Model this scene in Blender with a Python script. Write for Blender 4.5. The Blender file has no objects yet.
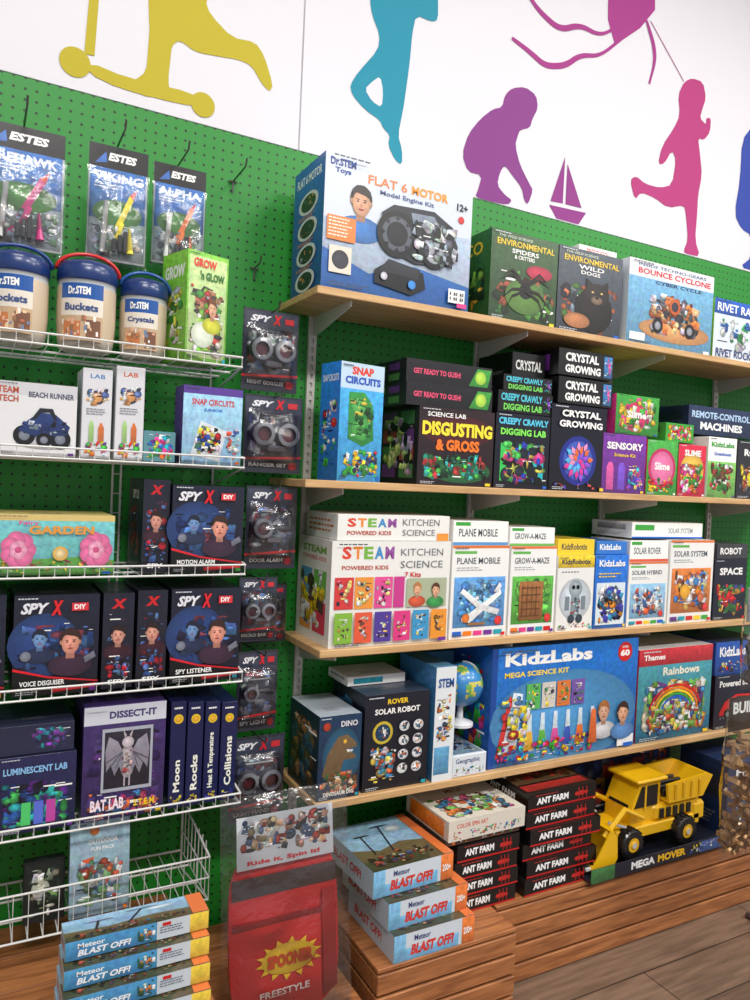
import bpy,bmesh,math,random
from mathutils import Vector as V, Matrix as M, noise
col=bpy.context.scene.collection
def lin(c):
    return tuple(((v/255)/12.92 if v/255<=.04045 else ((v/255+.055)/1.055)**2.4) for v in c)
# ---------------------------------------------------------------- materials
def nmat(name,rough=.5,color=(200,200,200),metal=0,spec=.5,coat=0):
    m=bpy.data.materials.new(name);m.use_nodes=True;b=m.node_tree.nodes["Principled BSDF"]
    b.inputs["Base Color"].default_value=(*lin(color),1);b.inputs["Roughness"].default_value=rough
    b.inputs["Metallic"].default_value=metal;b.inputs["Coat Weight"].default_value=coat
    b.inputs["Specular IOR Level"].default_value=spec
    return m,m.node_tree,b
def bump(nt,b,scale,strength,dist=.002,vec=None):
    n=nt.nodes.new("ShaderNodeTexNoise");n.inputs["Scale"].default_value=scale
    if vec: nt.links.new(vec,n.inputs["Vector"])
    u=nt.nodes.new("ShaderNodeBump");u.inputs["Strength"].default_value=strength;u.inputs["Distance"].default_value=dist
    nt.links.new(n.outputs["Fac"],u.inputs["Height"]);nt.links.new(u.outputs[0],b.inputs["Normal"]);return n
def vcmat(name,rough,coat=0,bs=25,bst=.12,art=False):
    m,nt,b=nmat(name,rough,coat=coat)
    a=nt.nodes.new("ShaderNodeAttribute");a.attribute_name="Col"
    tc=nt.nodes.new("ShaderNodeTexCoord")
    out=a.outputs["Color"]
    if art:
        # colour attribute alpha = how "flat" the ink is; photographic print areas get fine tonal detail
        inv=nt.nodes.new("ShaderNodeMath");inv.operation='SUBTRACT';inv.inputs[0].default_value=1;nt.links.new(a.outputs["Alpha"],inv.inputs[1])
        n1=nt.nodes.new("ShaderNodeTexNoise");n1.inputs["Scale"].default_value=70;n1.inputs["Detail"].default_value=7;n1.inputs["Roughness"].default_value=.65;nt.links.new(tc.outputs["Object"],n1.inputs["Vector"])
        mr=nt.nodes.new("ShaderNodeMapRange");mr.inputs[1].default_value=.33;mr.inputs[2].default_value=.67;mr.inputs[3].default_value=.3;mr.inputs[4].default_value=1.6;nt.links.new(n1.outputs["Fac"],mr.inputs[0])
        mu=nt.nodes.new("ShaderNodeMix");mu.data_type='RGBA';mu.blend_type='MULTIPLY';nt.links.new(inv.outputs[0],mu.inputs[0]);nt.links.new(out,mu.inputs[6]);nt.links.new(mr.outputs[0],mu.inputs[7])
        n2=nt.nodes.new("ShaderNodeTexNoise");n2.inputs["Scale"].default_value=38;n2.inputs["Detail"].default_value=4;nt.links.new(tc.outputs["Object"],n2.inputs["Vector"])
        sc=nt.nodes.new("ShaderNodeHueSaturation");sc.inputs["Saturation"].default_value=1.8;nt.links.new(n2.outputs["Color"],sc.inputs["Color"])
        f2=nt.nodes.new("ShaderNodeMath");f2.operation='MULTIPLY';f2.inputs[1].default_value=.4;nt.links.new(inv.outputs[0],f2.inputs[0])
        m2=nt.nodes.new("ShaderNodeMix");m2.data_type='RGBA';m2.blend_type='OVERLAY';nt.links.new(f2.outputs[0],m2.inputs[0]);nt.links.new(mu.outputs[2],m2.inputs[6]);nt.links.new(sc.outputs[0],m2.inputs[7])
        out=m2.outputs[2]
    nt.links.new(out,b.inputs["Base Color"])
    bump(nt,b,bs,bst,.003,tc.outputs["Object"])
    return m
CARD=vcmat("printed_card",.36,.2,art=True)
PLAS=vcmat("moulded_plastic",.3,.2,60,.03)
MATTE=vcmat("mural_paint",.75,0,8,.05)
WIRE,_nt,_b=nmat("white_wire",.35,(215,215,212));bump(_nt,_b,200,.05)
METAL,_nt,_b=nmat("hook_steel",.3,(120,120,120),.9);bump(_nt,_b,200,.05)
WMET,_nt,_b=nmat("white_powdercoat",.45,(205,204,198));bump(_nt,_b,300,.05)
def film(name,fac,tint=(255,255,255)):
    m=bpy.data.materials.new(name);m.use_nodes=True;nt=m.node_tree;nt.nodes.clear()
    o=nt.nodes.new("ShaderNodeOutputMaterial");t=nt.nodes.new("ShaderNodeBsdfTransparent");g=nt.nodes.new("ShaderNodeBsdfGlossy");x=nt.nodes.new("ShaderNodeMixShader")
    t.inputs[0].default_value=(*lin(tint),1);g.inputs["Roughness"].default_value=.14
    fr=nt.nodes.new("ShaderNodeFresnel");fr.inputs[0].default_value=1.3
    ad=nt.nodes.new("ShaderNodeMath");ad.operation='ADD';ad.inputs[1].default_value=fac
    nt.links.new(fr.outputs[0],ad.inputs[0]);nt.links.new(ad.outputs[0],x.inputs[0])
    n=nt.nodes.new("ShaderNodeTexNoise");n.inputs["Scale"].default_value=24;n.inputs["Detail"].default_value=4
    u=nt.nodes.new("ShaderNodeBump");u.inputs["Strength"].default_value=.7;u.inputs["Distance"].default_value=.012
    tc=nt.nodes.new("ShaderNodeTexCoord");nt.links.new(tc.outputs["Object"],n.inputs["Vector"])
    nt.links.new(n.outputs["Fac"],u.inputs["Height"]);nt.links.new(u.outputs[0],g.inputs["Normal"])
    nt.links.new(t.outputs[0],x.inputs[1]);nt.links.new(g.outputs[0],x.inputs[2]);nt.links.new(x.outputs[0],o.inputs[0])
    return m
FILM=film("clear_film",.07)
def woodmat(name,c1,c2,sc=(1,14,14),rough=.5):
    m,nt,b=nmat(name,rough);tc=nt.nodes.new("ShaderNodeTexCoord");mp=nt.nodes.new("ShaderNodeMapping");mp.inputs["Scale"].default_value=sc
    nt.links.new(tc.outputs["Object"],mp.inputs[0]);n=nt.nodes.new("ShaderNodeTexNoise");n.inputs["Scale"].default_value=5;n.inputs["Detail"].default_value=6;n.inputs["Distortion"].default_value=.6
    nt.links.new(mp.outputs[0],n.inputs["Vector"]);r=nt.nodes.new("ShaderNodeValToRGB")
    r.color_ramp.elements[0].position=.3;r.color_ramp.elements[0].color=(*lin(c1),1);r.color_ramp.elements[1].position=.7;r.color_ramp.elements[1].color=(*lin(c2),1)
    nt.links.new(n.outputs["Fac"],r.inputs[0]);nt.links.new(r.outputs[0],b.inputs["Base Color"])
    u=nt.nodes.new("ShaderNodeBump");u.inputs["Strength"].default_value=.15;nt.links.new(n.outputs["Fac"],u.inputs["Height"]);nt.links.new(u.outputs[0],b.inputs["Normal"])
    return m
PINE=woodmat("pine_shelf",(184,142,94),(216,178,128))
CRATE=woodmat("stained_crate",(128,76,42),(182,118,70),(1.5,16,16),.55)
# ---------------------------------------------------------------- mesh helpers
def finish(bm,name,mat,parent=None,loc=None,rot=None,smooth=False):
    me=bpy.data.meshes.new(name);bm.to_mesh(me);bm.free()
    for m in (mat if isinstance(mat,(list,tuple)) else [mat]): me.materials.append(m)
    if smooth:
        for p in me.polygons:p.use_smooth=True
    ob=bpy.data.objects.new(name,me);col.objects.link(ob)
    if loc is not None: ob.location=loc
    if rot is not None: ob.rotation_euler=rot
    if parent: ob.parent=parent
    return ob
def newbm():
    bm=bmesh.new();cl=bm.loops.layers.float_color.new("Col");return bm,cl
def paint(f,cl,c,a=1):
    c=(*lin(c),a)
    for l in f.loops:l[cl]=c
def addbox(bm,cl,a,b,c=(255,255,255),bev=0,mat=None):
    r=bmesh.ops.create_cube(bm,size=1);vs=r['verts']
    for v in vs: v.co=V([(a[i]+b[i])/2+v.co[i]*abs(b[i]-a[i]) for i in range(3)])
    if mat is not None:
        for v in vs:v.co=mat@v.co
    fs=set(f for v in vs for f in v.link_faces)
    if bev>0:
        rr=bmesh.ops.bevel(bm,geom=list(set(e for v in vs for e in v.link_edges)),offset=bev,segments=1,affect='EDGES')
        fs=set(rr['faces'])|set(f for f in fs if f.is_valid)
        fs|=set(f for v in rr['verts'] for f in v.link_faces)
    for f in fs:
        if f.is_valid: paint(f,cl,c)
    return fs
def tube(bm,cl,pts,r,c=(255,255,255),seg=6,closed=False):
    pts=[V(p) for p in pts];n=len(pts);rings=[]
    for i,p in enumerate(pts):
        if closed: d=(pts[(i+1)%n]-pts[i-1])
        else: d=(pts[min(i+1,n-1)]-pts[max(i-1,0)])
        d.normalize();up=V((0,0,1)) if abs(d.z)<.9 else V((1,0,0))
        a=d.cross(up).normalized();b=d.cross(a)
        rr=r[i] if isinstance(r,(list,tuple)) else r
        rings.append([bm.verts.new(p+a*math.cos(t)*rr+b*math.sin(t)*rr) for t in [2*math.pi*k/seg for k in range(seg)]])
    for i in range(n if closed else n-1):
        A,B=rings[i],rings[(i+1)%n]
        for k in range(seg):
            paint(bm.faces.new((A[k],A[(k+1)%seg],B[(k+1)%seg],B[k])),cl,c)
    if not closed:
        paint(bm.faces.new(rings[0][::-1]),cl,c);paint(bm.faces.new(rings[-1]),cl,c)
def lathe(bm,cl,prof,cen,axis='z',seg=28,cols=None,c=(255,255,255)):
    cen=V(cen);rings=[]
    for (r,h) in prof:
        ring=[]
        for k in range(seg):
            t=2*math.pi*k/seg;x,y=r*math.cos(t),r*math.sin(t)
            p={'z':V((x,y,h)),'y':V((x,h,y)),'x':V((h,x,y))}[axis];ring.append(bm.verts.new(cen+p))
        rings.append(ring)
    for i in range(len(rings)-1):
        for k in range(seg):
            paint(bm.faces.new((rings[i][k],rings[i][(k+1)%seg],rings[i+1][(k+1)%seg],rings[i+1][k])),cl,cols[i] if cols else c)
    paint(bm.faces.new(rings[0][::-1]),cl,cols[0] if cols else c);paint(bm.faces.new(rings[-1]),cl,cols[-1] if cols else c)
_tc={}
def textmesh(s,off=.02,shear=0):
    k=(s,off,shear)
    if k not in _tc:
        c=bpy.data.curves.new("t","FONT");c.body=s;c.size=1;c.offset=off;c.resolution_u=2;c.shear=shear
        o=bpy.data.objects.new("t",c);me=bpy.data.meshes.new_from_object(o)
        vs=[(v.co.x,v.co.y) for v in me.vertices];fs=[tuple(p.vertices) for p in me.polygons]
        bpy.data.objects.remove(o);bpy.data.curves.remove(c);bpy.data.meshes.remove(me)
        x0=min(v[0] for v in vs);x1=max(v[0] for v in vs);y0=min(v[1] for v in vs);y1=max(v[1] for v in vs)
        _tc[k]=([((x-x0)/(x1-x0),(y-y0)/(y1-y0)) for x,y in vs],fs)
    return _tc[k]
def mulc(c,k): return tuple(max(0,min(255,v*k)) for v in c)
def decals(bm,cl,org,ux,uy,w,h,items,step=.00016):
    org=V(org);ux=V(ux);uy=V(uy);n=ux.cross(uy).normalized();lay=[1]
    def P(u,v): return org+ux*(u*w)+uy*(v*h)+n*(lay[0]*step)
    def setf(f,cs,a):
        f.normal_update()
        for l,c in zip(f.loops,cs): l[cl]=(*lin(c),a)
        if f.normal.dot(n)<0: f.normal_flip()
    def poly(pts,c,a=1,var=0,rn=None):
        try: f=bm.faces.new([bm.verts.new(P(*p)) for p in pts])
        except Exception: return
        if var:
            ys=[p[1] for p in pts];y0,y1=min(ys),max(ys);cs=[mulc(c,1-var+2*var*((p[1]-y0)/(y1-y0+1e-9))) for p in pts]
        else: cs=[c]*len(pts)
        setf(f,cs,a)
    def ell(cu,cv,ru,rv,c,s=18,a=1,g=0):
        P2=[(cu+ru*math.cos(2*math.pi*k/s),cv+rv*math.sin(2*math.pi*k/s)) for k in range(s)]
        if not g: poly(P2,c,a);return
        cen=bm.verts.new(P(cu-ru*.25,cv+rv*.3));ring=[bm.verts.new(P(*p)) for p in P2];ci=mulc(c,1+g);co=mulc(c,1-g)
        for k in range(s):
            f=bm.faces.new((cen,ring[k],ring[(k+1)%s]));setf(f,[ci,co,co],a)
    for it in items:
        k=it[0]
        if k=='r':
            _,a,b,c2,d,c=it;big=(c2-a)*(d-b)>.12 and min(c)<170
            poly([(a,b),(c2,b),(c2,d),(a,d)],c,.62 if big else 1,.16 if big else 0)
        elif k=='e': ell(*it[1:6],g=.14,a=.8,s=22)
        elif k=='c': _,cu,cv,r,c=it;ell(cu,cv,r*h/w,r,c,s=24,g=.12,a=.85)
        elif k=='p': poly(it[1],it[2],.75,.1)
        elif k=='t':
            s,a,b,c2,d,c=it[1:7];o=it[7] if len(it)>7 else .02;sh=it[8] if len(it)>8 else 0
            vs,fs=textmesh(s,o,sh);bv=[bm.verts.new(P(a+x*(c2-a),b+y*(d-b))) for x,y in vs]
            for f in fs:
                try: q=bm.faces.new([bv[i] for i in f])
                except Exception: continue
                setf(q,[c]*len(f),1)
        elif k=='l':
            _,a,b,c2,d,nn,c=it;rn=random.Random(nn*7+int(a*99))
            for i in range(nn):
                y=d-(d-b)*(i+.2)/nn;x=a;xe=a+(c2-a)*rn.uniform(.7,1);yy=y-(d-b)*.4/nn
                while x<xe:
                    wd=min((c2-a)*rn.uniform(.06,.16),xe-x);poly([(x,yy),(x+wd,yy),(x+wd,y),(x,y)],c);x+=wd+(c2-a)*.03
        elif k=='s':
            _,a,b,c2,d,cs,nn,seed=it;rn=random.Random(seed);sz=.2*min((c2-a)*w,(d-b)*h)
            sz=max(sz,.006)
            for i in range(int(nn*2.6)):
                lay[0]+=.07;kk=1-.6*i/(nn*2.6)
                su,sv=sz*rn.uniform(.35,1.1)*kk/w,sz*rn.uniform(.35,1.1)*kk/h
                su=min(su,(c2-a)/2.01);sv=min(sv,(d-b)/2.01)
                cu=rn.uniform(a+su,c2-su);cv=rn.uniform(b+sv,d-sv);c=mulc(rn.choice(cs),rn.uniform(.75,1.15));q=rn.random()
                if q<.42: ell(cu,cv,su,sv,c,s=12,a=.1,g=.3)
                elif q<.74:
                    poly([(cu-su,cv-sv*rn.uniform(.3,1)),(cu+su*rn.uniform(.3,1),cv-sv),(cu+su,cv+sv*rn.uniform(.2,1)),(cu-su*rn.uniform(.2,1),cv+sv)],c,.15,.25)
                elif q<.9: ell(cu,cv,su,sv*.35,c,s=10,a=.2,g=.25)
                else: poly([(cu-su,cv-sv*.12),(cu+su,cv-sv*.12),(cu+su,cv+sv*.12),(cu-su,cv+sv*.12)],(245,245,240) if rn.random()<.6 else (20,20,24))
        lay[0]+=1
W_=(245,245,242);K=(14,14,18);NAVY=(22,32,78);RED=(205,30,36);YEL=(245,205,40);GRN=(60,165,60);BLU=(30,100,200);ORG=(238,125,30);PNK=(225,60,140);PUR=(110,50,150);TEAL=(30,160,180);GRY=(130,135,140);SKIN=(226,172,140)
RAIN=[RED,YEL,GRN,BLU,ORG,PNK,PUR,TEAL]
_jr=random.Random(77)
def B(name,x0,x1,z0,z1,yf=-.25,dep=.2,base=W_,front=(),side=(),top=(),sc=None,tc=None,rot=None,tilt=0):
    bm,cl=newbm();w=x1-x0;h=z1-z0
    if rot is None: rot=_jr.uniform(-.006,.012)
    fs=addbox(bm,cl,(0,0,0),(w,dep,h),base,.0012)
    for f in fs:
        if not f.is_valid: continue
        f.normal_update()
        if sc and abs(f.normal.x)>.9: paint(f,cl,sc)
        if tc and abs(f.normal.z)>.9: paint(f,cl,tc)
    fr=list(front)
    if h>.12 and w>.1:
        dark=sum(base)<330;ink=(200,205,210) if dark else (70,75,85)
        fr+=[('l',.04,.012,.04+.2*_jr.uniform(.8,1.6),.05,2,ink),('r',.9,.015,.97,.05,_jr.choice(RAIN+[W_])),('l',.04,.955,.3,.985,1,ink)]
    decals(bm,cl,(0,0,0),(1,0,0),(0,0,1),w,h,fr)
    decals(bm,cl,(0,dep,0),(0,-1,0),(0,0,1),dep,h,list(side) or [('l',.15,.1,.85,.3,4,GRY),('r',.15,.5,.85,.85,mulc(base,.7))])
    tp=list(top) or [('r',.02,.48,.98,.485,(150,150,150)),('l',.3,.2,.7,.35,2,(120,120,130))]
    decals(bm,cl,(0,0,h),(1,0,0),(0,1,0),w,dep,tp)
    decals(bm,cl,(w,0,0),(0,1,0),(0,0,1),dep,h,list(side))
    return finish(bm,name,CARD,loc=(x0,yf,z0),rot=(tilt,0,rot))
def face(u,v,s,asp,skin=SKIN,hair=(50,34,26),shirt=(60,110,180)):
    q=1/asp;dk=mulc(skin,.8)
    return [('e',u,v-s*1.95,s*1.75*q,s*.95,shirt),('p',[(u-s*.34*q,v-s*1.4),(u+s*.34*q,v-s*1.4),(u+s*.36*q,v-s*.5),(u-s*.36*q,v-s*.5)],dk),('e',u,v+s*.22,s*.86*q,s*1.0,hair),
      ('e',u-s*.74*q,v-s*.02,s*.12*q,s*.2,dk),('e',u+s*.74*q,v-s*.02,s*.12*q,s*.2,dk),('e',u,v-s*.1,s*.7*q,s*.93,skin),
      ('p',[(u-s*.72*q,v+s*.35),(u-s*.4*q,v+s*.62),(u+s*.3*q,v+s*.5),(u+s*.72*q,v+s*.3),(u+s*.7*q,v+s*.85),(u+s*.2*q,v+s*1.2),(u-s*.4*q,v+s*1.15),(u-s*.74*q,v+s*.8)],hair),
      ('e',u-s*.27*q,v+.02*s,s*.1*q,s*.05,(36,24,20)),('e',u+s*.27*q,v+.02*s,s*.1*q,s*.05,(36,24,20)),('e',u-s*.27*q,v+.17*s,s*.15*q,s*.03,hair),('e',u+s*.27*q,v+.17*s,s*.15*q,s*.03,hair),
      ('e',u,v-s*.24,s*.09*q,s*.13,mulc(skin,.9)),('e',u,v-s*.52,s*.22*q,s*.06,(170,74,70))]
# ================================================================ ROOM
FZ=-.04;CZ=3.9
def room():
    m,nt,b=nmat("pegboard_green",.5,(24,110,40));tc=nt.nodes.new("ShaderNodeTexCoord");s=nt.nodes.new("ShaderNodeSeparateXYZ");nt.links.new(tc.outputs["Object"],s.inputs[0])
    def mth(op,a,v=None,b2=None):
        n=nt.nodes.new("ShaderNodeMath");n.operation=op;nt.links.new(a,n.inputs[0])
        if v is not None:n.inputs[1].default_value=v
        if b2 is not None:nt.links.new(b2,n.inputs[1])
        return n.outputs[0]
    fx=mth('SUBTRACT',mth('FRACT',mth('MULTIPLY',s.outputs[0],1/.0254)),.5);fz=mth('SUBTRACT',mth('FRACT',mth('MULTIPLY',s.outputs[2],1/.0254)),.5)
    d=mth('SQRT',mth('ADD',mth('MULTIPLY',fx,None,fx),None,mth('MULTIPLY',fz,None,fz)))
    hole=mth('LESS_THAN',d,.13);mx=nt.nodes.new("ShaderNodeMix");mx.data_type='RGBA';nt.links.new(hole,mx.inputs[0]);mx.inputs[6].default_value=(*lin((24,134,38)),1);mx.inputs[7].default_value=(*lin((3,24,8)),1)
    nt.links.new(mx.outputs[2],b.inputs["Base Color"]);u=nt.nodes.new("ShaderNodeBump");u.invert=True;u.inputs["Distance"].default_value=.003;u.inputs["Strength"].default_value=.8;nt.links.new(hole,u.inputs["Height"]);nt.links.new(u.outputs[0],b.inputs["Normal"])
    bm,cl=newbm();addbox(bm,cl,(-2.6,0,FZ+.1),(6,.006,2.3),bev=.001);finish(bm,"wall_pegboard",m)
    wm,nt,b=nmat("painted_wall",.6,(222,220,226));bump(nt,b,60,.05)
    bm,cl=newbm();addbox(bm,cl,(-2.6,.008,FZ),(6,.12,CZ));finish(bm,"wall_back",wm)
    bm,cl=newbm();addbox(bm,cl,(-2.6,.001,2.302),(.785,.007,CZ-.002),bev=.001);addbox(bm,cl,(.789,.001,2.302),(6,.007,CZ-.002),bev=.001);mp_=finish(bm,"trim_mural_panels",wm)
    fm,nt,b=nmat("vinyl_floor",.42);tc=nt.nodes.new("ShaderNodeTexCoord");br=nt.nodes.new("ShaderNodeTexBrick");br.inputs["Scale"].default_value=1
    br.inputs["Brick Width"].default_value=1.2;br.inputs["Row Height"].default_value=.16;br.inputs["Mortar Size"].default_value=.002;br.inputs["Bias"].default_value=0
    br.inputs["Color1"].default_value=(*lin((98,76,62)),1);br.inputs["Color2"].default_value=(*lin((126,102,84)),1);br.inputs["Mortar"].default_value=(*lin((40,30,25)),1)
    nt.links.new(tc.outputs["Object"],br.inputs["Vector"]);mp=nt.nodes.new("ShaderNodeMapping");mp.inputs["Scale"].default_value=(2,22,2);nt.links.new(tc.outputs["Object"],mp.inputs[0])
    n=nt.nodes.new("ShaderNodeTexNoise");n.inputs["Scale"].default_value=3;n.inputs["Detail"].default_value=7;nt.links.new(mp.outputs[0],n.inputs["Vector"])
    mx=nt.nodes.new("ShaderNodeMix");mx.data_type='RGBA';mx.blend_type='OVERLAY';mx.inputs[0].default_value=.8;nt.links.new(br.outputs["Color"],mx.inputs[6]);nt.links.new(n.outputs["Fac"],mx.inputs[7])
    nt.links.new(mx.outputs[2],b.inputs["Base Color"])
    bm,cl=newbm();addbox(bm,cl,(-2.6,-5,FZ-.1),(6,.12,FZ));finish(bm,"floor",fm)
    cm,nt,b=nmat("ceiling_tile",.8,(225,225,222));bump(nt,b,90,.2)
    bm,cl=newbm();addbox(bm,cl,(-2.6,-5,CZ),(6,.12,CZ+.1));finish(bm,"ceiling",cm)
    em,nt,b=nmat("lamp_diffuser",.4);b.inputs["Emission Color"].default_value=(1,.98,.95,1);b.inputs["Emission Strength"].default_value=4
    for i,(x,y) in enumerate([(0,-1.5),(2.2,-1.5),(4.4,-1.5),(0,-3.3),(2.2,-3.3),(4.4,-3.3)]):
        bm,cl=newbm();addbox(bm,cl,(x-.6,y-.3,CZ-.05),(x+.6,y+.3,CZ-.001),bev=.01)
        o=finish(bm,"ceiling_light_panel",WMET)
        bm,cl=newbm();addbox(bm,cl,(x-.56,y-.26,CZ-.056),(x+.56,y+.26,CZ-.051),bev=.001);finish(bm,"diffuser",em,parent=o)
        L=bpy.data.lights.new("lamp","AREA");L.shape='RECTANGLE';L.size=1.1;L.size_y=.5;L.energy=24 if y>-2 else 78;L.color=(1,.975,.94)
        lo=bpy.data.objects.new("lamp_light",L);col.objects.link(lo);lo.location=(x,y,CZ-.08);lo.parent=o
    w=bpy.data.worlds.new("store");bpy.context.scene.world=w;w.use_nodes=True;w.node_tree.nodes["Background"].inputs[0].default_value=(.97,.97,1,1);w.node_tree.nodes["Background"].inputs[1].default_value=.5
    return mp_
MURALP=room()
# ================================================================ MURAL
def chaikin(p,n=2,closed=True):
    for _ in range(n):
        q=[]
        for i in range(len(p) if closed else len(p)-1):
            a=p[i];b=p[(i+1)%len(p)]
            q+= [(a[0]*.78+b[0]*.22,a[1]*.78+b[1]*.22),(a[0]*.22+b[0]*.78,a[1]*.22+b[1]*.78)]
        p=q if closed else [p[0]]+q+[p[-1]]
    return p
def pts(s): return [tuple(float(v)/1000 for v in q.split(',')) for q in s.split()]
def mural(name,polys,c,lines=(),discs=(),holes=()):
    bm,cl=newbm();k=[0]
    def pl(p,cc=None):
        k[0]+=1
        f=bm.faces.new([bm.verts.new((x,-.00012*k[0],z)) for x,z in p]);f.normal_update()
        if f.normal.y>0:f.normal_flip()
        paint(f,cl,cc or c)
    for s,n in polys: pl(chaikin(pts(s),n))
    for s in holes: pl(chaikin(pts(s),1),(222,220,226))
    for s,r in lines:
        p=[V(q) for q in chaikin(pts(s),3,False)];q=[p[0]]
        for a in p[1:]:
            if (a-q[-1]).length>.004:q.append(a)
        k[0]+=1;L=[];R=[]
        for i,a in enumerate(q):
            d=(q[min(i+1,len(q)-1)]-q[max(i-1,0)]).normalized();t=V((-d.y,d.x))*r*(.55+.45*math.sin(math.pi*min(1,(i+1)/len(q)*1.2)) if r>.004 else 1)
            L.append(bm.verts.new((a.x+t.x,-.00012*k[0],a.y+t.y)));R.append(bm.verts.new((a.x-t.x,-.00012*k[0],a.y-t.y)))
        for i in range(len(q)-1):
            f=bm.faces.new((L[i],L[i+1],R[i+1],R[i]));f.normal_update()
            if f.normal.y>0:f.normal_flip()
            paint(f,cl,c)
    for x,z,r in discs: pl([(x+r*math.cos(j*.2618),z+r*math.sin(j*.2618)) for j in range(24)])
    return finish(bm,name,MATTE,loc=(0,-.0004,0),parent=MURALP)
mural("mural_scooter_child",[("340,2850 590,2850 507,2623 521,2591 583,2549 647,2558 674,2531 703,2459 695,2438 672,2452 641,2492 607,2498 539,2488 486,2482 446,2500 426,2481 423,2437 420,2390 426,2356 388,2345 376,2332 327,2338 312,2344 338,2366 364,2394 367,2450 369,2513",1),
 ("231,2378 314,2366 491,2376 505,2350 466,2338 303,2334 227,2350",1),("232,2700 252,2704 240,2397 216,2393",0)],(188,172,40),discs=[(.196,2.368,.036),(.512,2.352,.032)])
mural("mural_leaping_child",[("975,3000 989,2787 998,2747 1027,2698 1023,2653 961,2570 937,2526 945,2500 989,2469 1040,2453 1051,2433 1076,2418 1071,2387 1097,2349 1122,2340 1120,2385 1103,2425 1117,2503 1124,2565 1133,2657 1136,2733 1147,2796 1204,2794 1225,2807 1222,2866 1200,3000",1)],(28,140,165),holes=["985,2528 1008,2556 1034,2580 1046,2540 1044,2490 1010,2500"])
mural("mural_kite",[("1919,3103 2030,3330 2147,3181 2150,3146 2080,3058 1963,2961 1923,3036",0)],(160,50,130),
 lines=[("1510,2842 1587,2821 1653,2795 1739,2821 1803,2877 1895,2902 1990,2990",.010),("1567,3000 1620,2962 1709,2932 1796,2977 1890,2970 1975,3030",.010),("2110,3095 2154,3021 2164,2963 2140,2876",.009),("2130,3100 2322,2936",.0016)])
mural("mural_crouching_child",[("1493,2654 1520,2684 1573,2703 1621,2690 1632,2650 1609,2605 1602,2577 1561,2559 1554,2541 1544,2506 1568,2447 1614,2392 1628,2378 1610,2325 1592,2337 1582,2374 1538,2407 1507,2432 1488,2405 1479,2361 1513,2336 1543,2326 1527,2307 1447,2303 1395,2305 1405,2328 1418,2379 1363,2376 1337,2425 1358,2495 1401,2553 1447,2596 1484,2612",1)],(134,58,134))
mural("mural_sailboat",[("1700,2345 1868,2352 1836,2306 1735,2306",0),("1760,2520 1705,2358 1760,2362",0),("1772,2500 1846,2364 1772,2362",0)],(140,54,130))
mural("mural_running_girl",[("2294,2880 2322,2936 2364,2963 2426,2966 2448,2912 2429,2861 2420,2828 2456,2811 2454,2837 2482,2845 2481,2791 2450,2752 2415,2751 2432,2691 2449,2619 2433,2538 2434,2462 2430,2366 2464,2309 2397,2305 2368,2310 2391,2358 2372,2450 2359,2484 2273,2455 2202,2477 2128,2482 2100,2447 2070,2513 2099,2534 2147,2516 2225,2519 2288,2544 2302,2640 2278,2671 2239,2610 2208,2603 2224,2673 2282,2754 2310,2810",1)],(176,52,118))
mural("mural_jumping_child",[("2720,3020 2780,3060 2860,3050 2880,2960 2840,2880 2930,2800 2980,2620 2900,2600 2880,2500 2930,2320 2820,2310 2700,2310 2770,2360 2760,2450 2700,2460 2650,2510 2673,2650 2671,2808 2730,2880",1)],(40,66,160))
# ================================================================ WOOD SHELVES
S1,S2,S3,S4=1.862,1.378,.943,.547
def wood_shelf(z,x0,x1=2.9):
    bm,cl=newbm();addbox(bm,cl,(x0,-.272,z-.02),(x1,-.012,z),bev=.002)
    o=finish(bm,"wooden_shelf",PINE)
    bm,cl=newbm()
    for x in (.85,1.43,2.01,2.59):
        vs=[(0,-.02),(-.24,-.02),(-.24,-.034),(-.03,-.075),(-.008,-.075)]
        A=[bm.verts.new((x-.002,y-.011,z+h)) for y,h in vs];C=[bm.verts.new((x+.002,y-.011,z+h)) for y,h in vs]
        bm.faces.new(A);bm.faces.new(C[::-1])
        for i in range(5): bm.faces.new((A[i],A[(i+1)%5],C[(i+1)%5],C[i]))
    bmesh.ops.recalc_face_normals(bm,faces=bm.faces)
    finish(bm,"brackets",WMET,parent=o)
for z,x in ((S1,.745),(S2,.735),(S3,.795),(S4,.80)): wood_shelf(z,x)
for x in (.85,1.43,2.01,2.59):
    bm,cl=newbm();addbox(bm,cl,(x-.012,-.011,.42),(x-.004,-.0005,1.86));addbox(bm,cl,(x+.004,-.011,.42),(x+.012,-.0005,1.86));addbox(bm,cl,(x-.004,-.005,.42),(x+.004,-.0005,1.86))
    for i in range(57): addbox(bm,cl,(x-.004,-.011,.43+i*.025),(x+.004,-.004,.442+i*.025))
    finish(bm,"slotted_rail",WMET)
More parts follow.
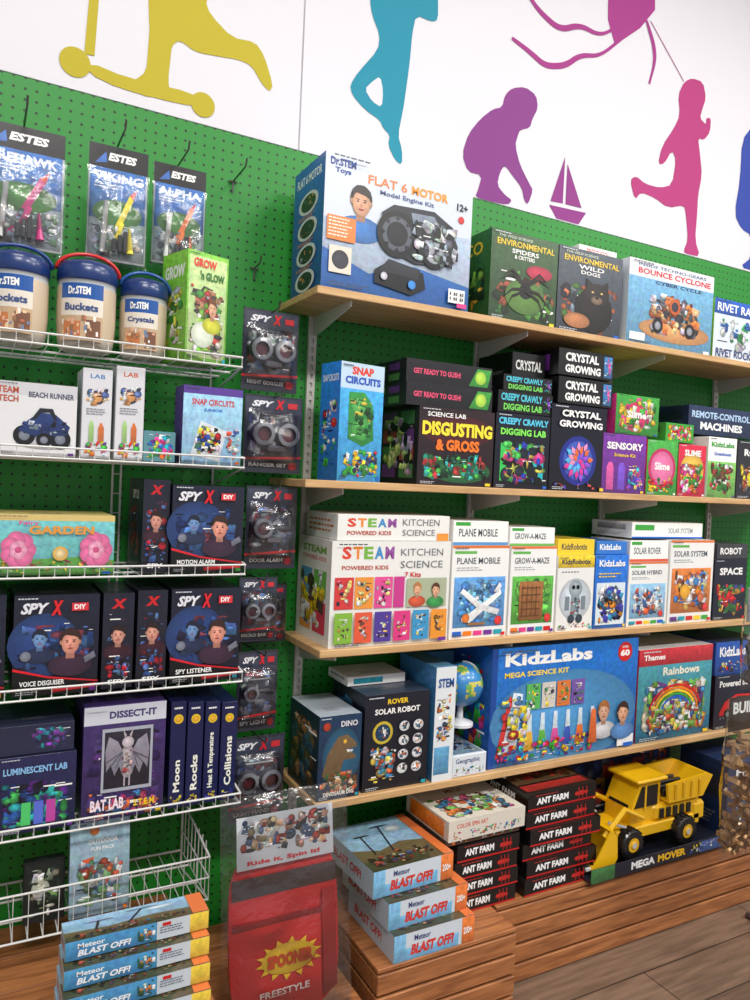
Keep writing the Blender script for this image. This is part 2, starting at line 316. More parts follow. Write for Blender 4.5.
# ================================================================ WIRE SHELVES
def wire_shelf(x0,x1,z,dep=.27,lip=.02,name="wire_shelf",fence=False):
    bm,cl=newbm()
    for (y,zz,rr) in [(-dep,z-.003,.0025),(-dep,z+lip,.0025),(-.01,z-.003,.003),(-dep*.66,z-.006,.0028),(-dep*.33,z-.006,.0028)]:
        tube(bm,cl,[(x0,y,zz),(x1,y,zz)],rr)
    n=int((x1-x0)/.03)
    for i in range(n+1):
        x=x0+(x1-x0)*i/n;tube(bm,cl,[(x,-.01,z-.003),(x,-dep,z-.003),(x,-dep,z+lip)],.0012,seg=4)
    for x in (x0,x1): tube(bm,cl,[(x,-.01,z+lip+.03),(x,-dep,z+lip)],.003);tube(bm,cl,[(x,-.01,z-.05),(x,-.01,z+lip+.04)],.003);tube(bm,cl,[(x,-.01,z-.05),(x,-dep,z-.003)],.0025)
    if fence:
        tube(bm,cl,[(x0,-dep,z+lip*.5),(x1,-dep,z+lip*.5)],.002)
        for x in (x0,x1): tube(bm,cl,[(x,-.01,z+lip*.5),(x,-dep,z+lip*.5)],.002)
        for k in range(8):
            y=-.01-(dep-.01)*k/8
            for x in (x0,x1): tube(bm,cl,[(x,y,z-.003),(x,y,z+lip+.025)],.0014,seg=4)
    return finish(bm,name,WIRE)
Z0,Z1,Z2,Z3,Z4,Z5=1.640,1.402,1.146,.886,.588,.365
wire_shelf(-.5,.56,Z0);wire_shelf(-.5,.575,Z1);wire_shelf(-.5,.588,Z2);wire_shelf(-.5,.592,Z3);wire_shelf(-.5,.60,Z4)
wire_shelf(-.5,.53,Z5,lip=.10,name="wire_basket",fence=True)
bm,cl=newbm()
for x in (.318,.338): tube(bm,cl,[(x,-.006,FZ),(x,-.006,1.62)],.003)
for i in range(26): tube(bm,cl,[(.318,-.006,.32+i*.05),(.338,-.006,.32+i*.05)],.0015,seg=4)
finish(bm,"wire_upright",WIRE)
# ================================================================ RIGHT: SHELF 1
F=[('r',0,0,1,1,(206,214,226)),('p',[(0,0),(1,0),(1,.2),(.6,.28),(.3,.16),(0,.3)],(40,95,165)),('p',[(.0,.3),(.3,.16),(.6,.28),(1,.2),(1,.6),(0,.52)],(168,184,205)),
 ('t',"Dr.STEM",.03,.91,.19,.97,(20,60,150),.04),('t',"Toys",.06,.85,.16,.9,(20,60,150),.04),
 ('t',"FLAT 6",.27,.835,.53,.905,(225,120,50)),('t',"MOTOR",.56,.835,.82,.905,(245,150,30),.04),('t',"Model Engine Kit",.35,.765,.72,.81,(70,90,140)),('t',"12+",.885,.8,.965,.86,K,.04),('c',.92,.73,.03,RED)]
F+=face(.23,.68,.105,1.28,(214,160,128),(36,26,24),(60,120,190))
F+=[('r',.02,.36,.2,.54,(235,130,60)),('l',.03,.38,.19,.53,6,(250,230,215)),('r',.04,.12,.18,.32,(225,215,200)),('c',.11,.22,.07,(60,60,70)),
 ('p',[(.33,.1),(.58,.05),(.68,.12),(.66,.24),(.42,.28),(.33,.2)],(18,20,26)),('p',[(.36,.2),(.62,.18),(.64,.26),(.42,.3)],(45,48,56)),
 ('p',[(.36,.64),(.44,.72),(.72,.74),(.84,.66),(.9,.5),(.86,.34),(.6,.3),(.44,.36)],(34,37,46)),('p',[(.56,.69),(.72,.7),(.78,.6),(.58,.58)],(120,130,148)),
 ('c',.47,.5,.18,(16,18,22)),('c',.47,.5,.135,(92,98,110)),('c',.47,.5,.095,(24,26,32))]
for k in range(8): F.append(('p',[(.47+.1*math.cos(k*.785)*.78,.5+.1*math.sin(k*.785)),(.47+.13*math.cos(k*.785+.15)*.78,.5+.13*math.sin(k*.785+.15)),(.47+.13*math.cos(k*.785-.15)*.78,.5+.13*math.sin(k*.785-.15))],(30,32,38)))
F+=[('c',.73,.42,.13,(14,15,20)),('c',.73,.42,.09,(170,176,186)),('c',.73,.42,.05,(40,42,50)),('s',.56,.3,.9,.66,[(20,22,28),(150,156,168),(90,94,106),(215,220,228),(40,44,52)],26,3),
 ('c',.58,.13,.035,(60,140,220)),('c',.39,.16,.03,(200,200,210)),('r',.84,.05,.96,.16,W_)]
for i in range(7):
    for j in range(7):
        if (i*3+j*5+i*j)%3: F.append(('r',.85+i*.0145,.06+j*.0128,.86+i*.0145,.0705+j*.0128,K))
SD=[('r',0,0,1,1,(34,84,158)),('t',"FLAT 6 MOTOR",.1,.86,.9,.93,W_)]+[q for i in range(4) for q in [('e',.5,.7-i*.2,.32,.085,(225,225,230)),('e',.5,.7-i*.2,.24,.065,(30,30,36)),('s',.3,.65-i*.2,.7,.75-i*.2,[(120,124,130),(40,44,52),(220,130,60)],5,i),('l',.2,.585-i*.2,.8,.61-i*.2,2,(235,140,60))]]
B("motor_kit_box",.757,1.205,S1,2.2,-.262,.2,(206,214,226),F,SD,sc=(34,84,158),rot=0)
def env(title,bg,seed):
    return [('r',0,0,1,1,bg),('s',.02,.02,.98,.6,[mulc(bg,1.5),mulc(bg,.6),(90,140,60),(170,90,60)],22,seed),('t',"THE WILD SCIENCE",.1,.93,.6,.96,(200,210,190)),('t',"ENVIRONMENTAL",.08,.84,.94,.91,(232,200,60),.02),('t',title[0],.3,.77,.7,.82,W_),('t',title[1],.34,.71,.64,.755,W_)]
sp=env(("SPIDERS","& CRITTERS"),(46,78,42),5)+[('e',.72,.6,.2,.08,(180,40,70)),('e',.52,.3,.3,.2,(90,130,60)),('e',.52,.36,.1,.085,K),('e',.52,.47,.06,.055,(40,20,14))]
for a in (-1,1):
    for k in range(4):
        s_=(.5,.44,.2,.1)[k];kn=(.6,.55,.38,.3)[k];ex=(.34,.4,.4,.3)[k]
        sp.append(('p',[(.52,.45-.02*k),(.52+a*.2,kn),(.52+a*ex,s_),(.52+a*.2,kn-.035),(.52,.41-.02*k)],(24,14,12)))
B("spider_science_kit_box",1.285,1.532,S1,2.118,-.25,.2,(46,90,44),sp,[('r',0,0,1,1,(50,100,45)),('t',"ECO",.2,.75,.8,.9,YEL),('s',.1,.1,.9,.6,[(30,60,30),(120,170,60),(200,160,50)],14,3)])
bd=env(("WILD","DOGS"),(66,74,84),9)+[('e',.56,.3,.3,.27,(34,30,30)),('e',.6,.5,.2,.13,(44,38,36)),('p',[(.42,.56),(.43,.68),(.52,.62)],(34,30,30)),('p',[(.68,.62),(.77,.68),(.78,.56)],(34,30,30)),('e',.6,.43,.09,.05,(120,100,85)),('e',.6,.46,.03,.018,K),('e',.53,.52,.02,.012,(220,190,120)),('e',.67,.52,.02,.012,(220,190,120)),('e',.3,.15,.2,.09,(180,120,80))]
B("animal_science_kit_box",1.537,1.80,S1,2.118,-.25,.2,(60,66,74),bd)
cy=[('r',0,0,1,1,(110,165,200)),('r',0,.8,1,1,(225,228,232)),('t',"INSIDE TECHNO-GEARS",.1,.93,.9,.965,(40,60,120)),('t',"BOUNCE CYCLONE",.1,.84,.96,.91,RED,.03),('t',"CYBER CYCLE",.3,.75,.85,.79,NAVY),
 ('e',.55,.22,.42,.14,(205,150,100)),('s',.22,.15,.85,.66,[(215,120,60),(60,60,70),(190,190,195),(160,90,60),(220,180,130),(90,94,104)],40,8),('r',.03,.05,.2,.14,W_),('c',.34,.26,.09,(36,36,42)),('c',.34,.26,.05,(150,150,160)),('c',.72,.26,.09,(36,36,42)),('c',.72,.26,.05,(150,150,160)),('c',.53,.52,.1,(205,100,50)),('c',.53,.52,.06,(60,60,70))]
B("cycle_robot_kit_box",1.83,2.232,S1,2.134,-.25,.19,(215,222,228),cy,[('r',0,0,1,1,(215,225,235)),('l',.1,.1,.9,.9,9,(120,140,170))])
B("preschool_kit_box",1.66,1.822,2.119,2.155,-.2,.17,W_,[('t',"PRESCHOOL",.2,.2,.8,.8,RED)])
B("rocket_kit_box",2.245,2.55,S1,2.07,-.25,.19,(215,225,235),[('r',0,.75,1,1,(40,90,180)),('t',"RIVET RACER",.05,.8,.9,.94,W_),('s',.05,.05,.95,.7,[(60,160,80),(220,222,228),(60,120,200),(180,180,190)],20,4),('t',"RIVET ROCKET",.05,.05,.8,.18,(40,60,120))],sc=(120,180,50),side=[('r',0,0,1,1,(130,190,60))])
# ================================================================ SHELF 2
sn=[('r',0,0,1,1,(70,165,222)),('r',0,.78,1,1,(190,215,235)),('t',"SNAP",.25,.9,.75,.97,(220,60,40),.05),('t',"CIRCUITS",.1,.82,.92,.885,(30,80,180),.05),('p',[(.2,.75),(.55,.76),(.75,.66),(.8,.36),(.55,.3),(.2,.36)],(50,140,66)),('e',.45,.64,.18,.07,(90,180,90)),('e',.5,.45,.22,.1,(80,170,80)),('s',.2,.34,.8,.72,[(40,120,60),(90,180,90),(220,210,80),(30,80,40)],12,4),('s',.08,.03,.92,.28,[RED,YEL,(60,60,90),W_,GRN,(40,90,170)],26,7)]
B("electronics_kit_box",.825,.965,S2,1.685,-.262,.09,(60,150,215),sn,[('r',0,0,1,1,(40,120,200)),('t',"SNAP CIRCUITS",.1,.84,.9,.9,W_),('s',.1,.1,.9,.7,[W_,RED,GRN,(20,60,130)],16,3)],rot=.16)
gush=[('r',0,0,1,1,(26,24,30)),('t',"GET READY TO GUSH!",.08,.38,.62,.62,(235,80,120),.03),('p',[(.72,.1),(.95,.1),(.99,.9),(.82,.9)],(60,150,60)),('c',.86,.5,.3,(180,220,80))]
gs=[('r',0,0,1,1,(26,22,30))]+[('r',.12+.4*i,.1+.45*j,.42+.4*i,.4+.45*j,[(90,40,110),(70,120,60)][(i+j)%2]) for i in range(2) for j in range(2)]
B("gross_science_kit_box",1.03,1.318,1.6575,1.72,-.24,.2,K,gush,gs)
B("gross_science_kit_box",1.03,1.32,1.594,1.657,-.245,.2,K,gush,gs)
gr=[('r',0,0,1,1,(40,24,30)),('e',.5,.72,.5,.2,(80,28,34)),('e',.55,.2,.42,.16,(40,100,60)),('s',.05,.06,.95,.42,[(60,190,180),(90,200,80),(30,80,50),(180,60,60),(20,20,24),(40,120,110)],44,2),('t',"DISGUSTING",.04,.64,.97,.82,(245,225,60),.05),('t',"& GROSS",.22,.45,.8,.6,(245,120,40),.05),('t',"SCIENCE LAB",.1,.88,.6,.94,W_)]
gsd=[('r',0,0,1,1,(30,22,34))]+[('r',.1+.45*i,.08+.23*j,.45+.45*i,.26+.23*j,[(100,50,120),(70,120,70),(150,60,60)][(i+j)%3]) for i in range(2) for j in range(4)]+[('s',.1,.1,.9,.9,[(200,180,210),(30,30,36),(180,220,120)],16,4)]
B("gross_science_kit_box",1.072,1.326,S2,1.593,-.25,.22,(30,22,34),gr,gsd)
B("digging_lab_box",1.36,1.545,1.665,1.713,-.24,.2,K,[('t',"CREEPY CRAWLY",.05,.55,.8,.88,(80,200,220),.03),('t',"DIGGING LAB",.1,.12,.8,.42,(120,220,90),.03),('s',.82,.1,.98,.9,[GRN,PUR,TEAL],8,1)])
B("digging_lab_box",1.34,1.545,1.60,1.664,-.245,.2,K,[('t',"CREEPY CRAWLY",.05,.55,.8,.88,(80,200,220),.03),('t',"DIGGING LAB",.1,.12,.8,.42,(120,220,90),.03),('s',.82,.1,.98,.9,[GRN,PUR,TEAL],8,1)])
B("crystal_growing_box",1.42,1.548,1.714,1.79,-.2,.17,K,[('t',"CRYSTAL",.1,.3,.9,.7,W_,.03)])
B("digging_lab_box",1.333,1.535,S2,1.598,-.25,.2,K,[('r',0,0,1,1,(16,18,34)),('r',.1,.1,.3,.6,(60,200,90)),('r',.4,.1,.6,.6,(50,90,200)),('r',.7,.1,.9,.6,(40,180,190)),('s',.04,.05,.96,.64,[(80,190,90),(40,60,160),(200,60,120),K,(30,40,50),(200,180,80)],34,6),('t',"CREEPY CRAWLY",.04,.85,.96,.94,(90,200,230),.04),('t',"DIGGING LAB",.08,.71,.92,.8,(130,230,90),.04)])
cg=[('t',"CRYSTAL",.12,.54,.72,.86,W_,.04),('t',"GROWING",.12,.12,.76,.42,W_,.04),('r',.82,.1,.97,.9,(60,120,180)),('s',.82,.1,.97,.9,[PUR,PNK,W_],8,1)]
B("crystal_growing_box",1.556,1.785,1.731,1.813,-.25,.2,K,cg,[('r',.2,.2,.8,.8,PUR)])
B("crystal_growing_box",1.561,1.787,1.645,1.727,-.25,.2,K,cg)
cc=[('r',0,0,1,1,(12,12,30)),('c',.5,.36,.29,(36,50,150)),('c',.5,.36,.23,(70,100,200))]
for i in range(26):
    a=i*2.4;r=.19*((i+1)/26)**.5;s_=.045;cx_=.5+r*math.cos(a)*1.15;cy_=.35+r*math.sin(a)
    cc.append(('p',[(cx_+s_*1.5*math.cos(a),cy_+s_*1.5*math.sin(a)),(cx_-s_*.8*math.sin(a),cy_+s_*.8*math.cos(a)),(cx_-s_*math.cos(a),cy_-s_*math.sin(a)),(cx_+s_*.8*math.sin(a),cy_-s_*.8*math.cos(a))],[(210,60,150),(230,110,60),(90,180,230),(150,80,210),(235,150,190)][i%5]))
B("crystal_growing_box",1.54,1.768,S2,1.642,-.25,.21,K,cc+[('s',.05,.02,.95,.12,[(220,80,60),(90,60,190)],10,8),('t',"CRYSTAL",.16,.86,.86,.94,W_,.04),('t',"GROWING",.12,.74,.9,.82,W_,.04)],[('r',.2,.2,.8,.8,PUR)])
B("slime_kit_box",1.804,2.0,1.57,1.697,-.25,.18,(150,190,60),[('r',0,0,1,1,(60,150,60)),('c',.45,.45,.38,(225,60,110)),('s',.05,.05,.95,.95,[(220,190,60),(205,60,120),(60,150,60),(200,200,190)],22,2),('t',"Slime",.25,.42,.7,.6,W_,.04)],[('r',0,0,1,1,PNK)])
B("sensory_kit_box",1.757,1.95,S2,1.568,-.25,.2,(120,60,150),[('r',0,0,1,1,(110,50,145)),('p',[(.1,.06),(.26,.06),(.26,.44),(.22,.52),(.14,.52),(.1,.44)],(210,90,160)),('p',[(.36,.06),(.52,.06),(.52,.44),(.48,.52),(.4,.52),(.36,.44)],(120,80,200)),('s',.55,.05,.95,.5,[(210,80,150),(90,60,180),(220,190,90),(60,170,190)],26,5),('t',"SENSORY",.08,.74,.92,.86,W_,.04),('t',"Science Kit",.25,.62,.75,.68,YEL)],[('r',0,0,1,1,(200,70,150))])
B("slime_kit_box",1.955,2.10,S2,1.56,-.25,.18,GRN,[('r',0,0,1,1,(70,160,70)),('c',.5,.5,.36,(215,50,110)),('c',.5,.5,.3,(235,120,170)),('s',.05,.03,.95,.35,[YEL,RED,(40,120,50)],16,2),('t',"Slime",.25,.46,.75,.6,W_,.04)],[('r',0,0,1,1,(200,40,60)),('s',.1,.1,.9,.9,[YEL,GRN,W_],12,5)])
B("slime_kit_box",2.105,2.245,S2,1.555,-.25,.18,(200,40,60),[('r',0,0,1,1,(200,40,70)),('c',.5,.5,.34,(240,190,80)),('s',.05,.05,.95,.65,[GRN,PNK,W_,(220,110,40)],30,9),('t',"SLIME",.2,.78,.8,.9,W_,.04)],[('r',0,0,1,1,GRN)])
B("slime_kit_box",2.06,2.2,1.561,1.625,-.23,.16,GRN,[('s',.05,.05,.95,.95,[YEL,PNK,W_,RED],22,1)])
B("remote_control_kit_box",2.205,2.62,1.60,1.70,-.2,.16,(30,40,70),[('r',0,0,1,1,(36,50,80)),('t',"REMOTE-CONTROL",.04,.58,.8,.82,(180,210,240),.03),('t',"MACHINES",.15,.18,.7,.45,W_,.04)])
B("plant_kit_box",2.254,2.405,S2,1.59,-.25,.18,W_,[('r',0,0,1,.6,(120,180,90)),('s',.08,.05,.92,.58,[(60,140,60),(180,60,60),W_,(90,60,40)],26,6),('t',"KidzLabs",.1,.84,.9,.92,GRN,.03),('t',"Greenhouse",.2,.7,.8,.76,BLU)])
B("machine_kit_box",2.412,2.64,S2,1.587,-.25,.18,(40,40,46),[('s',.05,.05,.95,.6,[(190,120,60),(90,90,100),RED,YEL],26,6),('t',"ROBOT",.15,.74,.85,.86,W_,.04)])
# ================================================================ SHELF 3
steamlet=[('t',c,.08+i*.087,.0,.155+i*.087,1,k,.04) for i,(c,k) in enumerate(zip("STEAM",[(220,70,50),(235,140,50),(120,180,70),(60,140,200),(150,80,160)]))]
def steamt(v0,v1): return [(q[0],q[1],q[2],v0+(v1-v0)*q[3],q[4],v0+(v1-v0)*q[5],q[6],q[7]) for q in steamlet]
ST=[('r',0,0,1,1,(232,232,228))]+steamt(.83,.95)+[('t',"KITCHEN",.56,.86,.93,.93,(110,115,120),.0),('t',"POWERED KIDS",.08,.73,.46,.77,(190,80,60),.02),('t',"SCIENCE",.56,.74,.93,.81,(110,115,120),.0),('t',"7 Kits",.6,.65,.74,.7,RED,.02),
 ('r',.03,.36,.18,.66,(210,60,60)),('r',.19,.36,.34,.66,(235,150,60)),('r',.35,.36,.5,.66,(225,80,150)),('r',.51,.36,.6,.66,(200,60,140))]
for i,c in enumerate([(200,60,90),(230,190,70),(190,60,120)]):
    ST+=[('s',.04+.16*i,.38,.17+.16*i,.64,[W_,c,(60,50,70),(230,200,120)],9,i)]
ST+=[('r',.62,.36,.97,.64,(170,180,150))]+face(.71,.53,.06,1.4,(226,176,140),(190,130,70),(210,90,60))+face(.87,.52,.06,1.4,(226,176,140),(90,50,30),(60,150,80))
for i,c in enumerate([(130,180,60),(225,90,60),(80,60,150),(220,60,130),(60,150,200),(235,150,50)]):
    x=.03+.16*i;ST+=[('r',x,.04,x+.14,.33,c),('s',x+.02,.07,x+.12,.3,[W_,(240,200,90),mulc(c,.6),(90,70,60)],8,i+5)]
SS=[('r',0,0,1,1,(228,226,218)),('t',"POWERED KIDS",.15,.79,.85,.83,(200,90,60)),('t',"STEAM",.15,.86,.85,.93,(120,170,70),.04),('r',.12,.1,.45,.4,(235,150,60)),('r',.52,.1,.88,.4,(210,60,80)),('r',.12,.45,.45,.7,(90,160,200)),('r',.52,.45,.88,.7,(110,180,80)),('s',.1,.1,.9,.7,[W_,YEL,(90,70,60)],14,2)]
B("steam_kitchen_kit_box",.825,1.192,S3,1.222,-.255,.22,(232,232,226),ST,SS)
B("steam_kitchen_kit_box",.84,1.19,1.223,1.292,-.25,.2,(234,234,230),steamt(.52,.86)+[('t',"KITCHEN",.56,.6,.9,.86,(110,115,120),.0),('t',"POWERED KIDS",.08,.22,.46,.38,(190,80,60),.02),('t',"SCIENCE",.56,.2,.86,.44,(110,115,120),.0),('r',.88,.0,.99,.3,(235,150,60))],[('l',.1,.2,.9,.8,3,(200,120,60))],tc=(232,228,218))
def fm(title,pc,seed,cs,sub=""):
    r=[('r',0,0,1,1,(238,238,236)),('r',.04,.91,.42,.94,(100,180,80)),('r',.0,.97,1,1,(225,120,60)),('t',title,.08,.8,.84,.87,(70,80,90),.015),('l',.08,.72,.6,.77,2,(150,155,160)),('r',.05,.12,.95,.66,pc),('s',.1,.14,.9,.64,cs,30,seed)]
    return r+[('r',.05+.18*i,.03,.2+.18*i,.08,RAIN[(seed+i)%8]) for i in range(5)]+[('c',.84,.18,.05,(220,60,60))]
thin=lambda t,c:[('t',t,.1,.35,.8,.68,(70,80,90),.015),('r',.04,.8,.3,.95,GRN),('r',.0,0,1,.12,c)]
pl=fm("PLANE MOBILE",(90,150,205),3,[(120,175,220),(70,130,190)])+[('p',[(.18,.22),(.3,.26),(.86,.52),(.88,.47),(.34,.17),(.2,.18)],(240,240,240)),('p',[(.15,.5),(.2,.54),(.55,.36),(.86,.3),(.82,.24),(.48,.31)],(228,230,232)),('p',[(.74,.5),(.84,.6),(.88,.56),(.82,.48)],(225,225,228)),('c',.26,.22,.05,(220,120,50)),('r',.3,.14,.6,.17,(150,110,70))]
B("airplane_kit_box",1.203,1.405,S3,1.21,-.25,.2,W_,pl,[('r',.1,.1,.9,.7,(90,150,205))])
B("airplane_kit_box",1.205,1.40,1.211,1.28,-.245,.18,W_,thin("PLANE MOBILE",(90,150,205)))
mz=fm("GROW-A-MAZE",(90,170,70),4,[(110,190,80),(70,140,60)])+[('r',.2,.16,.72,.6,(150,100,58))]+[('r',.24,.2+.08*i,.66,.215+.08*i,(100,64,36)) for i in range(5)]+[('r',.26+.1*i,.2,.275+.1*i,.56,(110,70,40)) for i in range(4)]
B("maze_kit_box",1.412,1.588,S3,1.208,-.25,.2,W_,mz)
B("maze_kit_box",1.408,1.58,1.209,1.264,-.245,.18,W_,thin("GROW-A-MAZE",(110,180,80)))
rb=[('r',0,0,1,1,(232,232,230)),('r',0,.84,1,1,(230,195,50)),('t',"KidzRobotix",.1,.885,.9,.955,NAVY,.03),('l',.1,.76,.7,.8,1,GRY),('e',.5,.42,.44,.28,(205,215,222)),('c',.5,.56,.12,(160,172,180)),('r',.38,.2,.62,.46,(135,152,160)),('c',.44,.58,.03,K),('c',.56,.58,.03,K),('r',.22,.28,.34,.46,(120,134,144)),('r',.66,.28,.78,.46,(120,134,144)),('c',.4,.16,.06,(60,70,80)),('c',.62,.16,.06,(60,70,80)),('s',.36,.2,.64,.46,[(200,205,210),(90,100,110),RED],8,1),('s',.05,.03,.95,.12,RAIN,10,5)]
B("robotics_kit_box",1.596,1.748,S3,1.178,-.25,.2,W_,rb,tc=(245,215,60))
B("robotics_kit_box",1.60,1.752,1.1785,1.228,-.24,.18,(240,205,50),[('t',"KidzRobotix",.1,.34,.8,.74,NAVY,.02)],tc=(240,210,60))
B("robot_science_kit_box",1.752,1.895,S3,1.18,-.25,.2,(40,110,200),[('r',0,0,1,1,(40,110,200)),('r',.06,.05,.94,.62,(215,228,235)),('s',.08,.06,.92,.6,[(60,60,160),(220,130,40),W_,K,(60,150,190),(90,94,110)],36,8),('t',"KidzLabs",.1,.84,.9,.93,W_,.03),('l',.1,.68,.8,.76,2,YEL)])
B("robot_science_kit_box",1.757,1.89,1.181,1.222,-.245,.18,(50,120,205),[('t',"KidzLabs",.1,.34,.8,.8,W_,.03)])
B("solar_kit_box",1.90,2.085,S3,1.155,-.25,.2,W_,fm("SOLAR HYBRID",(140,185,215),7,[(60,90,140),W_,(200,210,215),(200,90,60)]))
B("solar_kit_box",1.92,2.27,1.2325,1.285,-.235,.18,W_,[('t',"SOLAR SYSTEM",.5,.32,.85,.66,GRY,.015),('r',.04,.5,.3,.85,GRN),('r',0,0,1,.1,BLU)])
B("solar_system_kit_box",2.092,2.315,S3,1.228,-.25,.2,W_,fm("SOLAR SYSTEM",(205,120,60),6,[(220,110,40),(60,120,200),(240,200,110),(120,70,50),W_])+[('c',.35,.38,.09,(240,170,50)),('c',.6,.5,.05,(70,130,190)),('c',.72,.3,.06,(200,110,70))])
B("solar_kit_box",1.905,2.085,1.156,1.225,-.245,.18,W_,thin("SOLAR ROVER",(220,90,60)))
B("magic_kit_box",2.322,2.50,S3,1.16,-.25,.2,(22,26,44),[('s',.05,.05,.95,.6,[(60,120,60),(200,150,60),(60,60,120),RED],24,6),('t',"SPACE",.15,.74,.85,.86,W_,.04)],tc=(30,30,40))
B("magic_kit_box",2.33,2.50,1.161,1.215,-.25,.18,(60,60,66),[('t',"ROBOT",.1,.3,.8,.75,W_,.03)])
# ================================================================ SHELF 4
dn=[('r',0,0,1,1,(24,50,78)),('e',.55,.5,.45,.35,(40,90,120)),('p',[(.1,.3),(.22,.55),(.45,.74),(.66,.76),(.88,.66),(.9,.6),(.66,.58),(.9,.5),(.86,.46),(.6,.46),(.52,.3),(.4,.14)],(110,88,62)),('c',.62,.68,.025,(230,180,60)),('p',[(.66,.58),(.7,.54),(.74,.58),(.78,.54),(.82,.57)],W_),('s',.05,.03,.95,.34,[(120,80,50),(170,130,90),(60,90,60),(190,170,140),(190,90,50)],30,5),('t',"DINO",.5,.86,.9,.93,(220,220,225),.03),('t',"DINOSAUR DIG",.14,.05,.86,.1,W_,.02),('c',.17,.88,.05,(170,60,40))]
B("dinosaur_dig_kit_box",.808,.93,S4,.768,-.262,.2,(24,50,78),dn,[('r',0,0,1,1,(30,44,58)),('s',.05,.05,.95,.9,[(90,70,50),(60,90,110),(160,120,80)],22,5)],tc=(170,180,190))
sr=[('r',0,0,1,1,(20,24,36)),('t',"SOLAR ROBOT",.15,.79,.85,.85,W_,.03),('t',"ROVER",.34,.89,.66,.945,YEL,.03),('c',.28,.6,.12,(215,190,60)),('c',.28,.6,.09,(30,60,90)),('s',.2,.53,.36,.67,[(200,90,50),W_,(60,130,170)],6,1),('s',.08,.08,.5,.46,[(200,90,50),(210,180,80),W_,(60,130,170)],20,4)]
for i in range(4):
    for j in range(2): sr+=[('e',.6+.22*j,.2+.15*i,.08,.055,(225,225,228)),('s',.54+.22*j,.155+.15*i,.67+.22*j,.245+.15*i,[(60,110,140),(200,120,60),(60,60,66)],5,i*2+j)]
B("solar_robot_kit_box",.943,1.145,S4,.808,-.255,.2,(20,24,36),sr,[('r',0,0,1,1,(26,30,44)),('s',.1,.1,.9,.9,[W_,YEL,(60,120,160)],12,4)],tc=(50,60,80))
B("craft_science_kit_box",.935,1.12,.809,.835,-.16,.13,W_,[('r',.1,.2,.6,.8,TEAL)])
gb=B("globe_kit_box",1.158,1.226,S4,.87,-.265,.2,(90,140,175),[('r',0,0,1,1,(222,228,232)),('r',.05,.06,.8,.3,(90,150,190)),('s',.08,.34,.92,.76,[(215,120,60),(60,130,180),W_,(40,60,80),(220,190,110)],24,2),('t',"STEM",.12,.82,.88,.9,(30,80,150),.03)],[('r',0,0,1,1,(60,120,170)),('c',.5,.6,.1,(230,150,60))],rot=0)
bm,cl=newbm();addbox(bm,cl,(1.228,-.262,S4),(1.348,-.06,S4+.062),(215,222,230),.002)
decals(bm,cl,(1.228,-.262,S4),(1,0,0),(0,0,1),.12,.062,[('t',"Geographic",.1,.55,.8,.85,(40,60,120),.02),('s',.05,.05,.95,.45,[(60,120,180),(210,130,60),GRN,W_],16,4)])
decals(bm,cl,(1.228,-.262,S4+.062),(1,0,0),(0,1,0),.12,.2,[('r',.05,.05,.95,.95,(130,160,185)),('s',.1,.1,.9,.9,[(210,210,215),(70,110,160),(40,60,80)],16,4)])
addbox(bm,cl,(1.228,-.075,S4+.062),(1.348,-.06,.865),(70,130,170),.001)
t=finish(bm,"tray",CARD)
t.parent=gb;t.matrix_parent_inverse=M.Translation(gb.location).inverted()
bm,cl=newbm();bmesh.ops.create_uvsphere(bm,u_segments=48,v_segments=28,radius=.064)
for f in bm.faces:
    c=f.calc_center_median();v=noise.noise(c*30+V((3,1,5)))+.3*noise.noise(c*80);paint(f,cl,(50,130,190) if v<.08 else ((200,190,90) if v<.25 else (110,170,80)));f.smooth=True
tube(bm,cl,[(.067*math.sin(a),0,.067*math.cos(a)) for a in [k*math.pi/16 for k in range(17)]],.003,(230,230,230))
lathe(bm,cl,[(.04,-.12),(.04,-.112),(.01,-.10),(.008,-.06)],(0,0,0),c=(225,225,228))
g=finish(bm,"globe",PLAS);g.parent=gb;g.matrix_parent_inverse=M.Translation(gb.location).inverted();g.location=(1.290,-.20,.796)
MG=[('r',0,0,1,1,(30,105,185)),('r',0,.0,.035,1,(20,70,150)),('e',.5,.35,.5,.42,(80,150,205)),('t',"KidzLabs",.08,.84,.66,.95,W_,.04),('t',"MEGA SCIENCE KIT",.08,.745,.5,.79,(245,215,60),.03),('c',.9,.88,.09,(215,40,40)),('t',"60",.865,.84,.935,.9,W_,.05),('t',"OVER",.875,.915,.925,.935,W_),
 ('p',[(.04,.08),(.1,.5),(.17,.45),(.14,.1)],(215,60,60)),('p',[(.08,.12),(.14,.62),(.2,.6),(.17,.14)],(215,225,235))]
for i,c in enumerate([(220,170,60),(90,170,70),(200,80,150),(60,90,180),(215,110,50),(120,190,200)]):
    x=.25+.085*i;MG+=[('p',[(x-.035,.1),(x+.035,.1),(x+.015,.3),(x+.012,.42),(x-.012,.42),(x-.015,.3)],(200,215,225)),('p',[(x-.033,.11),(x+.033,.11),(x+.017,.27),(x-.017,.27)],c)]
MG+=[('r',.22+.1*i,.46,.31+.1*i,.68,[(90,180,90),(210,205,195),(220,120,60),(120,90,170)][i]) for i in range(4)]+[('s',.23+.1*i,.47,.3+.1*i,.67,[W_,(60,60,80),YEL,(60,160,90)],8,i+2) for i in range(4)]+[('s',.03,.02,.7,.2,RAIN+[W_],40,9),('s',.05,.15,.25,.6,[W_,(215,60,60),(90,150,200),(240,200,60)],16,4),('r',.86,.02,.98,.12,W_)]
MG+=face(.75,.36,.085,1.72,(230,180,150),(170,110,60),(215,215,220))+face(.89,.33,.085,1.72,(226,172,140),(60,36,28),(90,140,200))+[('p',[(.64,.1),(.7,.1),(.685,.4),(.655,.4)],(220,110,60))]
